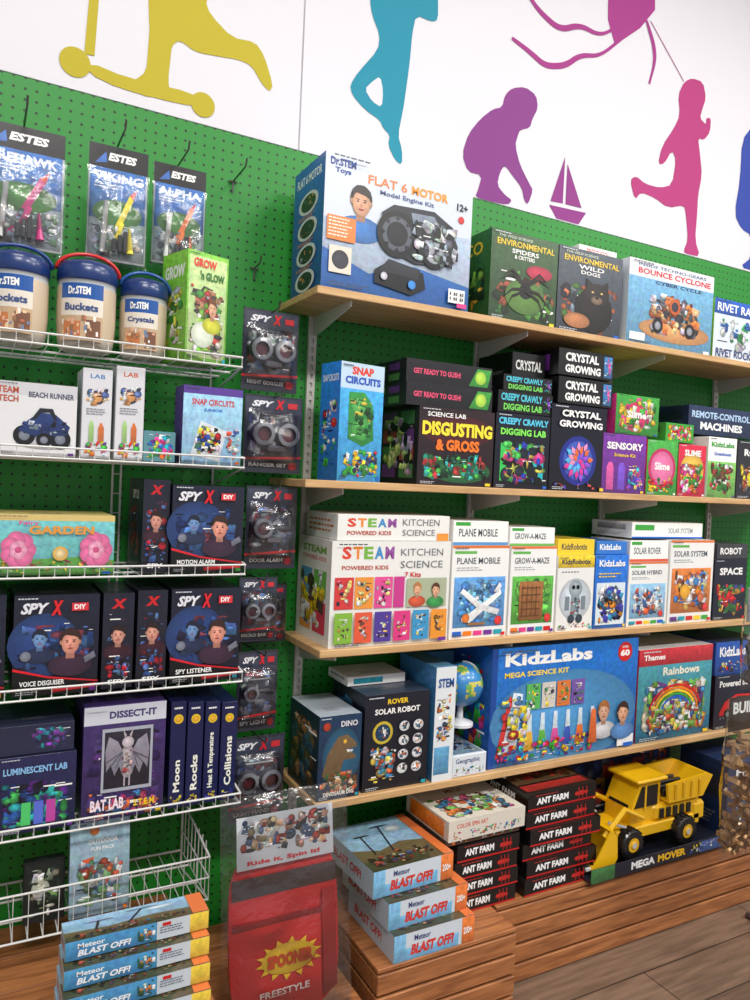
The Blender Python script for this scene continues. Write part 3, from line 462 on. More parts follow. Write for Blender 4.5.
B("mega_science_kit_box",1.362,1.962,S4,.905,-.25,.2,(40,110,190),MG,[('r',0,0,1,1,(30,90,175)),('s',.1,.1,.9,.9,RAIN,22,5)],tc=(90,150,205),top=[('t',"KidzLabs MEGA",.2,.3,.8,.7,W_)],rot=0)
RN=[('r',0,0,1,1,(70,150,165)),('r',0,0,1,.2,(40,110,140)),('r',0,.82,1,1,(190,50,60)),('t',"Thames",.06,.88,.34,.94,W_,.03),('t',"Rainbows",.32,.7,.82,.79,(245,240,220),.03),('e',.5,.36,.42,.22,(150,190,120)),('s',.06,.06,.95,.66,[(200,80,60),(220,180,70),W_,(60,120,170),(90,60,120),(110,170,80),(225,215,195)],56,5)]
for k,c in enumerate([RED,ORG,YEL,GRN,BLU]):
    RN.append(('p',[(.5+(.36-.04*k)*math.cos(a),.3+(.3-.032*k)*math.sin(a)) for a in [j*math.pi/12 for j in range(13)]]+[(.5+(.335-.04*k)*math.cos(a),.3+(.275-.032*k)*math.sin(a)) for a in [j*math.pi/12 for j in range(12,-1,-1)]],c))
B("rainbow_science_kit_box",1.97,2.335,S4,.86,-.25,.2,(200,60,60),RN+[('s',.1,.06,.9,.4,[(120,170,80),W_,(60,120,170),(200,80,60),(220,190,90)],30,8)],[('r',0,0,1,1,(190,50,60))],tc=(225,225,225))
B("race_car_kit_box",2.36,2.64,S4,.74,-.25,.2,(26,28,40),[('r',0,0,1,1,(30,34,50)),('s',.03,.05,.97,.3,[(60,64,80),(120,120,130),(40,44,60)],14,6),('p',[(.1,.3),(.2,.5),(.42,.62),(.7,.6),(.92,.4),(.95,.26),(.1,.24)],(200,36,34)),('p',[(.28,.48),(.44,.58),(.62,.57),(.66,.48)],(20,24,34)),('c',.26,.26,.1,(16,16,20)),('c',.78,.26,.1,(16,16,20)),('c',.26,.26,.05,GRY),('c',.78,.26,.05,GRY),('t',"Powered Boost",.08,.78,.8,.9,W_,.03)],tc=(40,60,110))
B("brain_science_kit_box",2.36,2.64,.741,.86,-.245,.2,(34,80,160),[('r',0,0,1,1,(34,80,160)),('t',"KidzLabs",.08,.55,.6,.85,W_,.03),('s',.05,.05,.95,.45,[RED,W_,(40,44,60),YEL],20,3)],tc=(50,60,90))
# ================================================================ LEFT WIRE SHELVES
e=.001
bc=[('r',0,0,1,1,(222,222,224)),('r',0,.82,1,1,(205,205,210)),('t',"BEACH RUNNER",.4,.8,.96,.88,(60,66,90),.03),('t',"TEAM",.03,.84,.28,.93,(180,80,50),.03),('t',"TECH",.04,.72,.28,.81,(180,80,50),.03),('e',.6,.17,.34,.08,(180,180,186)),('c',.36,.27,.14,(20,22,28)),('c',.8,.24,.14,(20,22,28)),('c',.36,.27,.07,(120,126,140)),('c',.8,.24,.07,(120,126,140)),('p',[(.28,.34),(.42,.5),(.54,.6),(.74,.58),(.92,.42),(.88,.3),(.5,.26)],(36,56,110)),('p',[(.44,.5),(.54,.66),(.7,.66),(.76,.5),(.72,.5),(.66,.61),(.56,.6),(.5,.5)],(30,34,44)),('s',.32,.28,.9,.5,[(36,56,110),(20,22,30),(150,155,170)],12,3),('c',.6,.22,.1,(20,22,28)),('c',.6,.22,.05,(130,134,146))]
B("buggy_kit_box",.04,.2,Z1+e,1.556,-.25,.18,(215,215,218),bc)
B("buggy_kit_box",-.2,.035,Z1+e,1.556,-.25,.18,(215,215,218),bc)
for x0,x1,h,c in ((.21,.272,1.6,(60,120,180)),(.28,.342,1.612,(200,90,40))):
    B("experiment_tube_box",x0,x1,Z1+e,h,-.25,.1,(215,215,220),[('t',"LAB",.25,.89,.75,.94,c,.02),('c',.5,.68,.08,(60,60,80)),('c',.5,.68,.055,(210,150,90)),('s',.1,.58,.9,.8,[W_,(90,120,170),(210,150,90),(60,60,80)],12,3),('l',.15,.48,.85,.56,3,(120,125,135)),('p',[(.25,.18),(.42,.18),(.42,.36),(.36,.42),(.31,.42),(.25,.36)],(150,190,120)),('p',[(.56,.18),(.76,.18),(.76,.34),(.68,.4),(.63,.4),(.56,.34)],(200,110,60)),('s',.1,.02,.9,.2,RAIN,14,3)],[('r',.2,.1,.8,.9,(190,195,205))])
B("craft_kit_box",.345,.418,Z1+e,1.473,-.24,.15,(90,140,150),[('s',.05,.05,.95,.95,RAIN+[W_],22,5)])
sj=[('r',0,0,1,1,(150,195,225)),('r',0,.9,1,1,(90,60,150)),('t',"SNAP CIRCUITS",.14,.76,.86,.84,(200,50,50),.03),('t',"JUNIOR",.34,.67,.66,.72,BLU,.03),('p',[(.14,.12),(.3,.56),(.74,.44),(.62,.04)],(205,212,218)),('p',[(.2,.2),(.32,.5),(.6,.42),(.5,.14)],(60,110,90)),('s',.2,.12,.65,.5,[RED,(40,70,160),(220,200,70),K,W_],30,5),('s',.7,.05,.97,.5,[W_,(60,90,160),(200,80,60)],12,3)]
B("electronics_kit_box",.43,.572,Z1+e,1.585,-.25,.08,(110,70,160),sj,[('r',0,0,1,1,(100,60,150))])
gd=[('r',0,0,1,1,(110,185,188)),('r',0,.9,1,1,(215,190,120)),('p',[(0,0),(1,0),(1,.24),(.7,.3),(.3,.26),(0,.3)],(90,150,70)),('s',.0,.03,.99,.26,[(60,130,60),(225,190,60),(190,60,90),(110,170,90)],34,4)]
for x in (.2,.84):
    for a in range(7): gd.append(('c',x+.07*math.cos(a*.9),.42+.17*math.sin(a*.9),.14,(222,112,160)))
    for a in range(5): gd.append(('c',x+.03*math.cos(a*1.25),.42+.08*math.sin(a*1.25),.08,(238,160,190)))
    gd.append(('c',x,.42,.05,(200,80,130)))
gd+=[('c',.54,.36,.12,(240,185,90)),('c',.54,.36,.08,(225,200,150)),('t',"GARDEN",.28,.68,.82,.82,(225,150,60),.04),('t',"Fairy",.2,.82,.36,.9,PNK,.02)]
B("fairy_garden_box",.045,.288,Z2+e,1.277,-.25,.18,(110,180,185),gd,tc=(225,205,130))
def spy(title,seed,asp,two=True):
    r=[('r',0,0,1,1,(24,28,46)),('e',.35,.5,.42,.32,(40,66,120)),('s',.03,.2,.97,.74,[(30,56,110),(34,34,54),(70,110,170),(110,50,66),(50,80,130)],16,seed)]
    if two: r+=face(.3,.56,.085,asp,(110,145,195),(30,36,54),(40,50,80))
    r+=face(.66,.52,.12,asp,(220,150,130),(56,36,32),(60,40,60))
    r+=[('p',[(.84,.3),(.97,.36),(.94,.42),(.82,.36)],(110,110,124)),('c',.14,.4,.05,(120,124,140)),('p',[(0,0),(1,0),(1,.1),(.4,.17),(0,.26)],(12,12,16)),('p',[(0,.26),(.4,.17),(1,.1),(1,.115),(.4,.19),(0,.285)],(210,30,40)),('p',[(.45,.02),(.97,.05),(.97,.09),(.45,.06)],(190,30,40)),
     ('t',"SPY",.07,.82,.4,.93,(225,225,232),.045,.3),('t',"X",.42,.8,.56,.95,(215,30,40),.06,.2),('r',.66,.84,.86,.92,(215,50,60)),('t',"DIY",.69,.855,.83,.905,W_,.04),('t',title,.08,.1,.6,.15,W_,.02)]
    return r
spyside=[('r',0,0,1,1,(28,30,46)),('t',"SPY X",.3,.78,.7,.88,W_),('s',.1,.1,.9,.7,[(60,30,44),(40,60,110),(150,30,40)],14,4)]
def tallspine(seed): return [('r',0,0,1,1,(26,28,44)),('s',.08,.1,.92,.8,[(50,34,52),(150,34,48),(50,76,130),(80,110,160)],14,seed),('t',"X",.25,.84,.75,.94,RED,.06,.2)]+face(.5,.56,.09,.33,(210,150,130),(40,28,28),(60,30,44))+[('s',.08,.1,.92,.4,[(50,34,52),(170,30,44),(50,76,130),(80,110,160)],12,seed),('t',"SPY",.2,.05,.8,.1,W_,.03)]
B("spy_kit_box",.35,.41,Z2+e,1.362,-.24,.18,(22,22,34),tallspine(3),spyside)
B("spy_kit_box",.414,.586,Z2+e,1.352,-.25,.19,(22,22,34),spy("MOTION ALARM",2,.85),spyside)
B("spy_kit_box",-.12,.075,Z3+e,1.106,-.25,.19,(22,22,34),spy("NIGHT SCOPE",6,.9),spyside)
B("spy_kit_box",.09,.262,Z3+e,1.103,-.25,.19,(22,22,34),spy("VOICE DISGUISER",4,.8),spyside)
B("spy_kit_box",.27,.337,Z3+e,1.103,-.25,.19,(22,22,34),tallspine(5),spyside)
B("spy_kit_box",.345,.412,Z3+e,1.107,-.25,.19,(22,22,34),tallspine(8),spyside)
B("spy_kit_box",.421,.588,Z3+e,1.108,-.25,.19,(22,22,34),spy("SPY LISTENER",7,.8),spyside)
lm=[('r',0,0,1,1,(34,36,74)),('s',.03,.05,.97,.68,[(40,80,150),(80,40,120),(40,150,150),(60,160,90),(24,26,44),(40,44,80)],40,5),('r',.3,.1,.42,.4,(80,200,110)),('r',.46,.1,.58,.4,(90,110,210)),('r',.62,.1,.74,.4,(190,70,160)),('t',"LUMINESCENT LAB",.06,.78,.88,.87,(140,190,235),.03)]
B("glow_lab_box",.07,.225,Z4+e,.755,-.25,.18,(30,34,60),lm)
B("glow_lab_box",.07,.22,.756,.82,-.24,.17,(40,44,70),[('s',.4,.1,.95,.9,[(60,60,110),(120,60,150),(40,130,150)],16,5)],tc=(50,54,80))
B("glow_lab_box",-.16,.06,Z4+e,.76,-.25,.18,(30,34,60),lm)
bt=[('r',0,0,1,1,(60,44,96)),('r',0,.84,1,1,(205,208,218)),('t',"DISSECT-IT",.3,.885,.88,.95,(60,50,110),.04),('s',.03,.0,.97,.8,[(70,54,110),(50,36,90),(90,60,130)],20,9),('s',.05,.0,.95,.25,[(180,60,110),(210,110,60),(90,40,110),(60,110,170)],30,5),('r',.22,.24,.84,.8,(170,174,186)),('r',.25,.27,.81,.77,(40,38,50)),('e',.53,.5,.09,.15,(185,175,180))]
for a in (-1,1):
    bt+=[('p',[(.53+a*.05,.58),(.53+a*.12,.68),(.53+a*.23,.73),(.53+a*.27,.6),(.53+a*.25,.42),(.53+a*.2,.48),(.53+a*.15,.38),(.53+a*.1,.46),(.53+a*.05,.4)],(140,136,150)),('p',[(.53+a*.04,.71),(.53+a*.06,.78),(.53+a*.015,.73)],(190,180,186)),('r',.53+a*.03-.01,.28,.53+a*.03+.01,.4,(170,160,170))]+[('p',[(.53+a*.06,.58),(.53+a*(.13+.06*k),.44+.03*k),(.53+a*(.135+.06*k),.45+.03*k),(.53+a*.065,.59)],(90,86,100)) for k in range(3)]
bt+=[('c',.53,.67,.05,(200,190,196)),('s',.46,.38,.6,.6,[(160,70,80),(120,110,120),(200,160,150)],8,2),('t',"BAT LAB",.1,.09,.5,.19,(245,225,235),.04),('t',"S.T.E.M.",.62,.09,.9,.15,YEL,.03)]
B("bat_dissection_kit_box",.238,.418,Z4+e,.848,-.25,.19,(70,50,110),bt)
for i,(t,x0,x1,n_) in enumerate((("Moon",.43,.466,.3),("Rocks",.470,.508,.34),("Heat & Temperature",.512,.548,.55),("Collisions",.552,.592,.5))):
    bm,cl=newbm();w=x1-x0;h=.84-i*.004-Z4;addbox(bm,cl,(0,0,0),(w,.2,h),(22,28,74),.001)
    decals(bm,cl,(0,0,0),(1,0,0),(0,0,1),w,h,[('c',.5,.84,.045,YEL),('c',.5,.84,.03,(225,170,50)),('l',.2,.92,.8,.96,1,W_),('s',.1,.02,.9,.12,[(60,60,140),(200,180,60)],5,i)])
    decals(bm,cl,(w,0,0),(0,0,1),(-1,0,0),h,w,[('t',t,.15,.3,.15+n_,.72,(240,240,225),.03)])
    finish(bm,"science_book_kit",CARD,loc=(x0,-.25,Z4+e))
B("nature_book",.13,.215,Z5+e,.50,-.22,.03,(26,26,28),[('r',.05,.05,.95,.95,(30,34,30)),('c',.4,.55,.14,(180,185,170)),('c',.65,.4,.1,(120,160,90)),('s',.1,.05,.9,.9,[(50,60,50),(130,140,110),(200,200,190)],14,3)],tilt=-.12)
B("outdoor_activity_book",.222,.352,Z5+e,.575,-.235,.03,(140,170,184),[('r',0,0,1,1,(146,174,188)),('t',"OUTDOOR",.3,.75,.8,.8,W_,.03),('t',"FUN PACK",.35,.68,.75,.72,W_,.02),('c',.5,.36,.09,(190,70,70)),('c',.5,.36,.06,(225,215,205)),('p',[(.2,.6),(.3,.4),(.4,.62)],(205,90,60)),('s',.1,.1,.9,.6,[(200,205,205),(110,140,100),(190,90,70),(90,120,140)],26,4),('c',.4,.9,.05,(210,120,60))],tilt=-.1)
# ================================================================ TOP LEFT: PACKS, JARS, GLOW BOX
def hook(x,z,y,name="peg_hook"):
    bm,cl=newbm();tube(bm,cl,[(x,-.0045,z-.03),(x,-.008,z),(x,y*.5,z+.002),(x,y,z+.004),(x,y-.01,z+.022)],.0024);tube(bm,cl,[(x-.012,-.005,z),(x+.012,-.005,z)],.0024)
    return finish(bm,name,METAL)
def bag(x0,x1,z0,z1,y,thick,par,name="clear_bag",seed=0,nx=14,nz=20,mat=None):
    bm,cl=newbm()
    for s in (-1,1):
        g=[[None]*(nz+1) for _ in range(nx+1)]
        for i in range(nx+1):
            for j in range(nz+1):
                u=i/nx;v=j/nz;b=(math.sin(math.pi*u)*math.sin(math.pi*v))**.5 if 0<i<nx and 0<j<nz else 0
                n=noise.noise(V((u*5+seed,v*7,s*3)))*.45+noise.noise(V((u*14+seed,v*16,s)))*.22
                g[i][j]=bm.verts.new((x0+(x1-x0)*u,y+s*thick*.5*b*(1+n)+(.0006*s),z0+(z1-z0)*v))
        for i in range(nx):
            for j in range(nz):
                f=bm.faces.new((g[i][j],g[i+1][j],g[i+1][j+1],g[i][j+1]));paint(f,cl,W_)
    bmesh.ops.recalc_face_normals(bm,faces=bm.faces)
    return finish(bm,name,mat or FILM,parent=par,smooth=True)
def rocket_pack(x0,x1,z0,z1,y,title,c,seed):
    w=x1-x0;h=z1-z0;bm,cl=newbm();addbox(bm,cl,(x0,y,z0),(x1,y+.003,z1),(200,205,210),.0008)
    decals(bm,cl,(x0,y,z0),(1,0,0),(0,0,1),w,h,[('r',.02,.02,.98,.6,(150,165,172)),('r',0,.8,1,1,(16,16,20)),('p',[(.1,.83),(.3,.85),(.28,.94)],(60,110,190)),('t',"ESTES",.32,.87,.8,.94,W_,.05,.2),('r',.03,.36,.97,.8,(50,110,180)),('e',.5,.42,.42,.12,(70,130,60)),('t',title,.08,.69,.92,.77,(235,240,250),.04),('l',.1,.62,.6,.67,2,(220,230,240)),
      ('p',[(.3,.1),(.38,.08),(.77,.56),(.7,.6)],c),('p',[(.7,.6),(.77,.56),(.82,.66)],(225,60,50)),('p',[(.3,.1),(.24,.04),(.4,.03),(.38,.1)],(40,40,46)),('s',.05,.05,.95,.34,[(180,190,195),(120,135,145),(100,140,100),(70,80,90),(215,220,222)],26,seed),
      ('p',[(.46,.2),(.53,.18),(.62,.34),(.56,.36)],c)])
    o=finish(bm,"model_rocket_pack",CARD)
    bm,cl=newbm();tube(bm,cl,[(x0+w*.25,y-.012,z0+.015),(x0+w*.3,y-.014,z0+h*.5)],.006,(215,215,215),10);tube(bm,cl,[(x0+w*.72,y-.012,z0+.02),(x0+w*.7,y-.012,z0+h*.3)],[.009,.002],c,10)
    for k in range(3): addbox(bm,cl,(x0+w*.42+k*.012,y-.016,z0+.02),(x0+w*.42+k*.012+.009,y-.006,z0+.05+.01*k),(60,62,70),.001)
    finish(bm,"rocket_parts",PLAS,parent=o)
    bag(x0-.004,x1+.004,z0-.012,z0+h*.8,y-.001,.05,o,seed=seed)
    hook((x0+x1)/2,z1+.012,y-.07)
rocket_pack(.0,.165,1.852,2.112,-.18,"FIREHAWK",(200,60,130),1)
rocket_pack(.218,.35,1.864,2.128,-.15,"VIKING",(240,220,60),2)
rocket_pack(.37,.497,1.888,2.13,-.12,"ALPHA",(230,120,60),3)
hook(.60,2.17,-.11);hook(.67,1.95,-.05)
def jar(x,y,z,r,h,handle,lab):
    bm,cl=newbm();L=(205,186,160)
    lathe(bm,cl,[(r*.8,0),(r*.9,.004),(r*.95,.02),(r,h*.3),(r,h*.66),(r*.96,h*.72),(r*1.0,h*.725),(r*1.03,h*.74),(r*1.03,h*.87),(r*.9,h*.93),(r*.5,h*.97),(r*.02,h*.975)],(x,y,z),cols=[(170,160,148),(180,172,160),L,L,(190,195,200),(150,160,175),(24,52,110),(24,52,110),(20,46,100),(18,40,92),(18,40,92)],seg=40)
    def P(u,v,o=1.012):
        a=math.pi*1.5-1.05+u*1.5;return (x+math.cos(a)*r*o,y+math.sin(a)*r*o,z+h*v)
    def patch(u0,u1,v0,v1,c,o=1.012,n=10):
        for k in range(n):
            a=u0+(u1-u0)*k/n;b=u0+(u1-u0)*(k+1)/n
            paint(bm.faces.new([bm.verts.new(P(*q,o)) for q in ((a,v0),(b,v0),(b,v1),(a,v1))]),cl,c)
    patch(0,1,.52,.68,(28,84,160));patch(0,1,.34,.52,(226,218,205));patch(0,1,.08,.34,(196,166,132));patch(.62,.95,.1,.3,(120,80,60),1.016,4);patch(.1,.5,.12,.28,(200,120,70),1.016,4)
    rn=random.Random(int(x*1000))
    for k in range(26):
        u=rn.uniform(.03,.9);v=rn.uniform(.1,.3);patch(u,u+rn.uniform(.03,.09),v,v+rn.uniform(.02,.06),rn.choice([(230,200,160),(190,110,80),(110,130,160),(240,235,225),(150,110,80),(226,172,140)]),1.018+k*.0006,1)
    for tx,u0,u1,v0,v1,c in ((lab,.12,.88,.39,.47,(60,80,130)),("Dr.STEM",.2,.7,.56,.645,W_)):
        vs,fs=textmesh(tx,.04);bv=[bm.verts.new(P(u0+u*(u1-u0),v0+(v1-v0)*v,1.022)) for u,v in vs]
        for f in fs:
            try: paint(bm.faces.new([bv[i] for i in f]),cl,c)
            except Exception: pass
    tube(bm,cl,[(x+math.cos(t)*r*1.08,y-.01-abs(math.sin(t))*.012,z+h*.84+math.sin(t)*h*.19) for t in [math.pi*k/14 for k in range(15)]],.004,handle,8)
    for f in bm.faces:f.smooth=True
    finish(bm,"experiment_bucket",PLAS)
jar(.078,-.2,Z0,.062,.2,(24,60,130),"Rockets");jar(.218,-.2,Z0,.062,.205,(210,40,44),"Buckets");jar(.345,-.185,Z0,.053,.19,(40,90,160),"Crystals")
gw=[('r',0,0,1,1,(120,185,60)),('r',.04,.04,.96,.96,(180,205,140)),('s',.08,.05,.92,.7,[(60,120,50),(215,215,200),(120,170,60),(180,60,60),(60,60,60),(150,110,80)],44,4),('t',"GROW",.14,.86,.7,.94,(230,60,50),.04),('t',"'n GLOW",.3,.75,.9,.83,(40,110,40),.04),('e',.4,.25,.28,.12,(215,225,205))]+face(.62,.5,.08,.6,(226,172,140),(110,70,40),(200,200,60))
B("garden_kit_box",.425,.535,Z0+e,1.895,-.262,.11,(130,190,70),gw,[('r',0,0,1,1,(120,185,60)),('t',"GROW",.1,.76,.9,.88,W_,.04),('s',.1,.1,.9,.7,[W_,(60,130,50),(220,210,80)],16,6)],rot=.3)
# ---------------------------------------------------------------- hanging blister packs
def blister(x0,x1,z0,z1,y,title,seed,kind=0):
    w=x1-x0;h=z1-z0;bm,cl=newbm();addbox(bm,cl,(x0,y,z0),(x1,y+.002,z1),(50,52,64),.0006)
    decals(bm,cl,(x0,y,z0),(1,0,0),(0,0,1),w,h,[('r',.03,.03,.97,.97,(56,60,76)),('s',.05,.2,.95,.78,[(80,90,116),(140,146,162),(56,60,84),(190,195,205),(130,60,70),(90,120,170)],22,seed),('t',"SPY",.12,.85,.5,.93,(240,240,244),.045,.3),('t',"X",.52,.83,.68,.95,(225,30,40),.06,.2),('r',.74,.85,.9,.92,(215,50,60)),('p',[(0,.16),(1,.2),(1,.23),(0,.19)],(210,34,44)),('t',title,.1,.08,.75,.13,W_,.03),('e',.85,.1,.08,.05,(200,40,50))])
    o=finish(bm,"spy_gadget_pack",CARD)
    bm,cl=newbm();cx=(x0+x1)/2;cz=z0+h*.5;s=w*.2
    for d in (-1,1):
        if kind==2 and d==1: continue
        lathe(bm,cl,[(s*.9,0),(s,-.006),(s*.92,-.024),(s*.6,-.026),(s*.55,-.014),(s*.02,-.014)],(cx+d*s*1.05,y-.004,cz),axis='y',seg=24,cols=[(44,44,52),(64,64,74),(130,132,142),(36,36,42),(90,36,46),(160,44,54)])
    addbox(bm,cl,(cx-s*2,y-.014,cz-s*.25),(cx+s*2,y-.003,cz+s*.25),(56,56,66),.003)
    addbox(bm,cl,(cx-s*.6,y-.02,cz-s*1.4),(cx+s*.9,y-.003,cz-s*.9),(96,98,108),.003)
    tube(bm,cl,[(cx-s*1.6,y-.01,cz+s*.3),(cx-s*1.2,y-.012,cz+s*1.5),(cx+s*1.2,y-.012,cz+s*1.5),(cx+s*1.6,y-.01,cz+s*.3)],.004,(50,50,58))
    finish(bm,"gadget",PLAS,parent=o)
    bag(x0+w*.04,x1-w*.04,z0+h*.12,z0+h*.82,y-.015,.06,o,"blister_shell",seed,10,12)
    hook(cx,z1-.006,y-.05)
blister(.598,.75,1.60,1.808,-.15,"NIGHT GOGGLES",1)
blister(.61,.77,1.39,1.59,-.15,"RANGER SET",2)
blister(.625,.765,1.14,1.355,-.15,"DOOR ALARM",3,2)
blister(.615,.72,.95,1.118,-.15,"MICRO EAR",4)
blister(.62,.73,.715,.925,-.15,"SPY LIGHT",5,2)
blister(.61,.76,.475,.70,-.15,"LIGHT HAND",6)
blister(.665,.775,.93,1.09,-.08,"SPY PEN",7,2)
# ================================================================ CRATES
def crate(name,x0,x1,yf,yb,z0,z1,n=3):
    bm,cl=newbm();h=(z1-z0-.012);ph=h/n
    for i in range(n):
        a=z0+i*ph+.004;b=z0+(i+1)*ph-.004
        addbox(bm,cl,(x0,yf,a),(x1,yf+.014,b),bev=.002);addbox(bm,cl,(x0,yb-.014,a),(x1,yb,b),bev=.002)
        addbox(bm,cl,(x0,yf+.0145,a),(x0+.014,yb-.0145,b),bev=.002);addbox(bm,cl,(x1-.014,yf+.0145,a),(x1,yb-.0145,b),bev=.002)
    for x in (x0+.015,x1-.045):
        for y in (yf+.0145,yb-.045): addbox(bm,cl,(x,y,z0),(x+.03,y+.03,z1-.012),bev=.001)
    m=5;d=(yb-yf)/m
    for i in range(m): addbox(bm,cl,(x0,yf+i*d+.002,z1-.011),(x1,yf+(i+1)*d-.002,z1),bev=.001)
    return finish(bm,name,CRATE)
CT=.2
crate("wooden_crate",1.335,2.9,-.36,-.02,FZ,CT,4)
crate("wooden_crate",.90,1.325,-.46,-.02,FZ,CT,4)
crate("wooden_crate",.52,.86,-.50,-.02,FZ,.14,3)
crate("wooden_crate",.0,.49,-.66,-.02,FZ,.26,4)
def blast(x0,z0,yf,w=.275,h=.07,rot=0,dep=.25,kind=0):
    if kind: fr=[('r',0,0,1,1,(200,210,218)),('r',0,0,.62,1,(70,140,185)),('r',.86,0,1,1,(225,190,70)),('t',"Meteor",.08,.58,.26,.84,W_,.02),('t',"BLAST OFF!",.08,.16,.44,.5,(235,240,245),.04,.2),('l',.64,.3,.82,.7,3,(90,100,120)),('r',.66,.72,.72,.9,RED),('s',.48,.1,.62,.9,[(60,90,60),(210,120,60),W_],8,2)]
    else: fr=[('r',0,0,1,1,(205,215,225)),('r',0,0,.14,1,(120,180,215)),('p',[(.14,0),(.8,0),(.8,.5),(.5,.35),(.14,.45)],(120,180,220)),('r',.84,0,1,1,(225,120,60)),('t',"Meteor",.24,.66,.44,.88,(60,70,120),.02),('t',"BLAST OFF!",.2,.16,.74,.56,(210,60,50),.05,.2),('t',"200+",.86,.35,.97,.62,W_,.03)]
    tp=[('r',0,0,1,1,(130,165,188)),('p',[(0,0),(1,0),(1,.36),(.6,.46),(.3,.36),(0,.46)],(96,86,58)),('p',[(0,0),(.7,0),(.8,.2),(.3,.25),(0,.2)],(66,70,46)),('e',.68,.74,.1,.06,(210,220,230)),('p',[(.42,.3),(.44,.3),(.56,.85),(.54,.86)],(40,40,50)),('p',[(.2,.3),(.22,.3),(.25,.7),(.23,.7)],(50,40,40)),('e',.25,.7,.1,.015,(60,50,50)),('e',.55,.84,.12,.015,(50,50,60)),('r',.88,0,1,1,(215,115,60)),('s',.05,.05,.85,.3,[(60,50,40),(150,60,50),(60,80,110),(130,120,80)],22,2)]
    return B("rocket_launcher_box",x0,x0+w,z0,z0+h,yf,dep,(205,215,225),fr,[('r',0,0,1,1,(190,205,220)),('t',"BLAST OFF!",.15,.3,.75,.65,RED,.03)],tp,sc=(190,200,212),tc=(150,190,215),rot=rot)
blast(.945,CT+.001,-.455,h=.068,w=.24);blast(.94,CT+.070,-.43,h=.068,rot=.02,w=.24);blast(.91,CT+.141,-.40,h=.068,rot=.04,w=.245)
for i in range(6): blast(.165+.003*i,.262+.040*i,-.645+.021*i,w=.27,h=.036,rot=.0,dep=.17-.020*i,kind=1)
def ant(x0,z0,yf,w,rot=0):
    fr=[('r',0,0,1,1,(16,14,16)),('t',"ANT FARM",.12,.3,.58,.72,(240,240,240),.05),('r',.0,0,1,.1,(190,30,30)),('e',.78,.5,.05,.16,(190,40,36)),('e',.84,.5,.035,.12,(190,40,36)),('e',.71,.5,.04,.14,(190,40,36)),('l',.1,.82,.5,.92,1,(200,60,50))]
    for k in range(3): fr+=[('p',[(.74+.05*k,.5),(.72+.06*k,.88),(.73+.06*k,.88),(.75+.05*k,.5)],(190,40,36)),('p',[(.74+.05*k,.5),(.72+.06*k,.16),(.73+.06*k,.16),(.75+.05*k,.5)],(190,40,36))]
    B("ant_farm_box",x0,x0+w,z0,z0+.047,yf,.2,(16,14,16),fr,[('r',0,0,1,1,(16,14,16)),('t',"ANT FARM",.1,.3,.7,.7,W_,.04)],[('r',0,0,1,1,(20,18,18)),('r',.05,.1,.95,.3,(150,40,36)),('r',.05,.35,.95,.9,(110,84,56)),('s',.08,.38,.92,.88,[(60,40,30),(170,130,90),(180,60,50)],20,4)],tc=(20,18,18),rot=rot)
ro=[.03,-.02,.02,-.03,.01,.03]
for i in range(4): ant(1.195+.006*(i%2),CT+.001+.0485*i,-.345,.215,0)
for i in range(6): ant(1.44+.012*(i%2),CT+.001+.0482*i,-.35+.008*(i%3),.27,ro[i]*.5)
B("spin_art_kit_box",1.165,1.43,CT+.212,CT+.268,-.35,.22,(212,204,190),[('r',0,0,1,1,(214,208,196)),('t',"COLOR SPIN ART",.1,.6,.5,.82,(200,80,60),.02),('s',.05,.05,.95,.5,[(120,170,90),(210,110,60),PNK,(60,130,180),W_],26,4)],[('r',.1,.1,.9,.9,ORG)],[('r',0,0,1,1,(212,204,190)),('t',"MEGA",.38,.74,.62,.84,(150,90,60),.02),('s',.05,.05,.95,.65,[(200,110,60),(210,210,200),(120,170,90),(60,120,160),(190,80,120),(90,60,50)],40,5)],tc=(212,204,190))
B("craft_tray_box",1.165,1.42,CT+.1955,CT+.2115,-.34,.2,(90,60,50),[('s',.02,.05,.98,.95,[ORG,W_,GRN],10,2)])
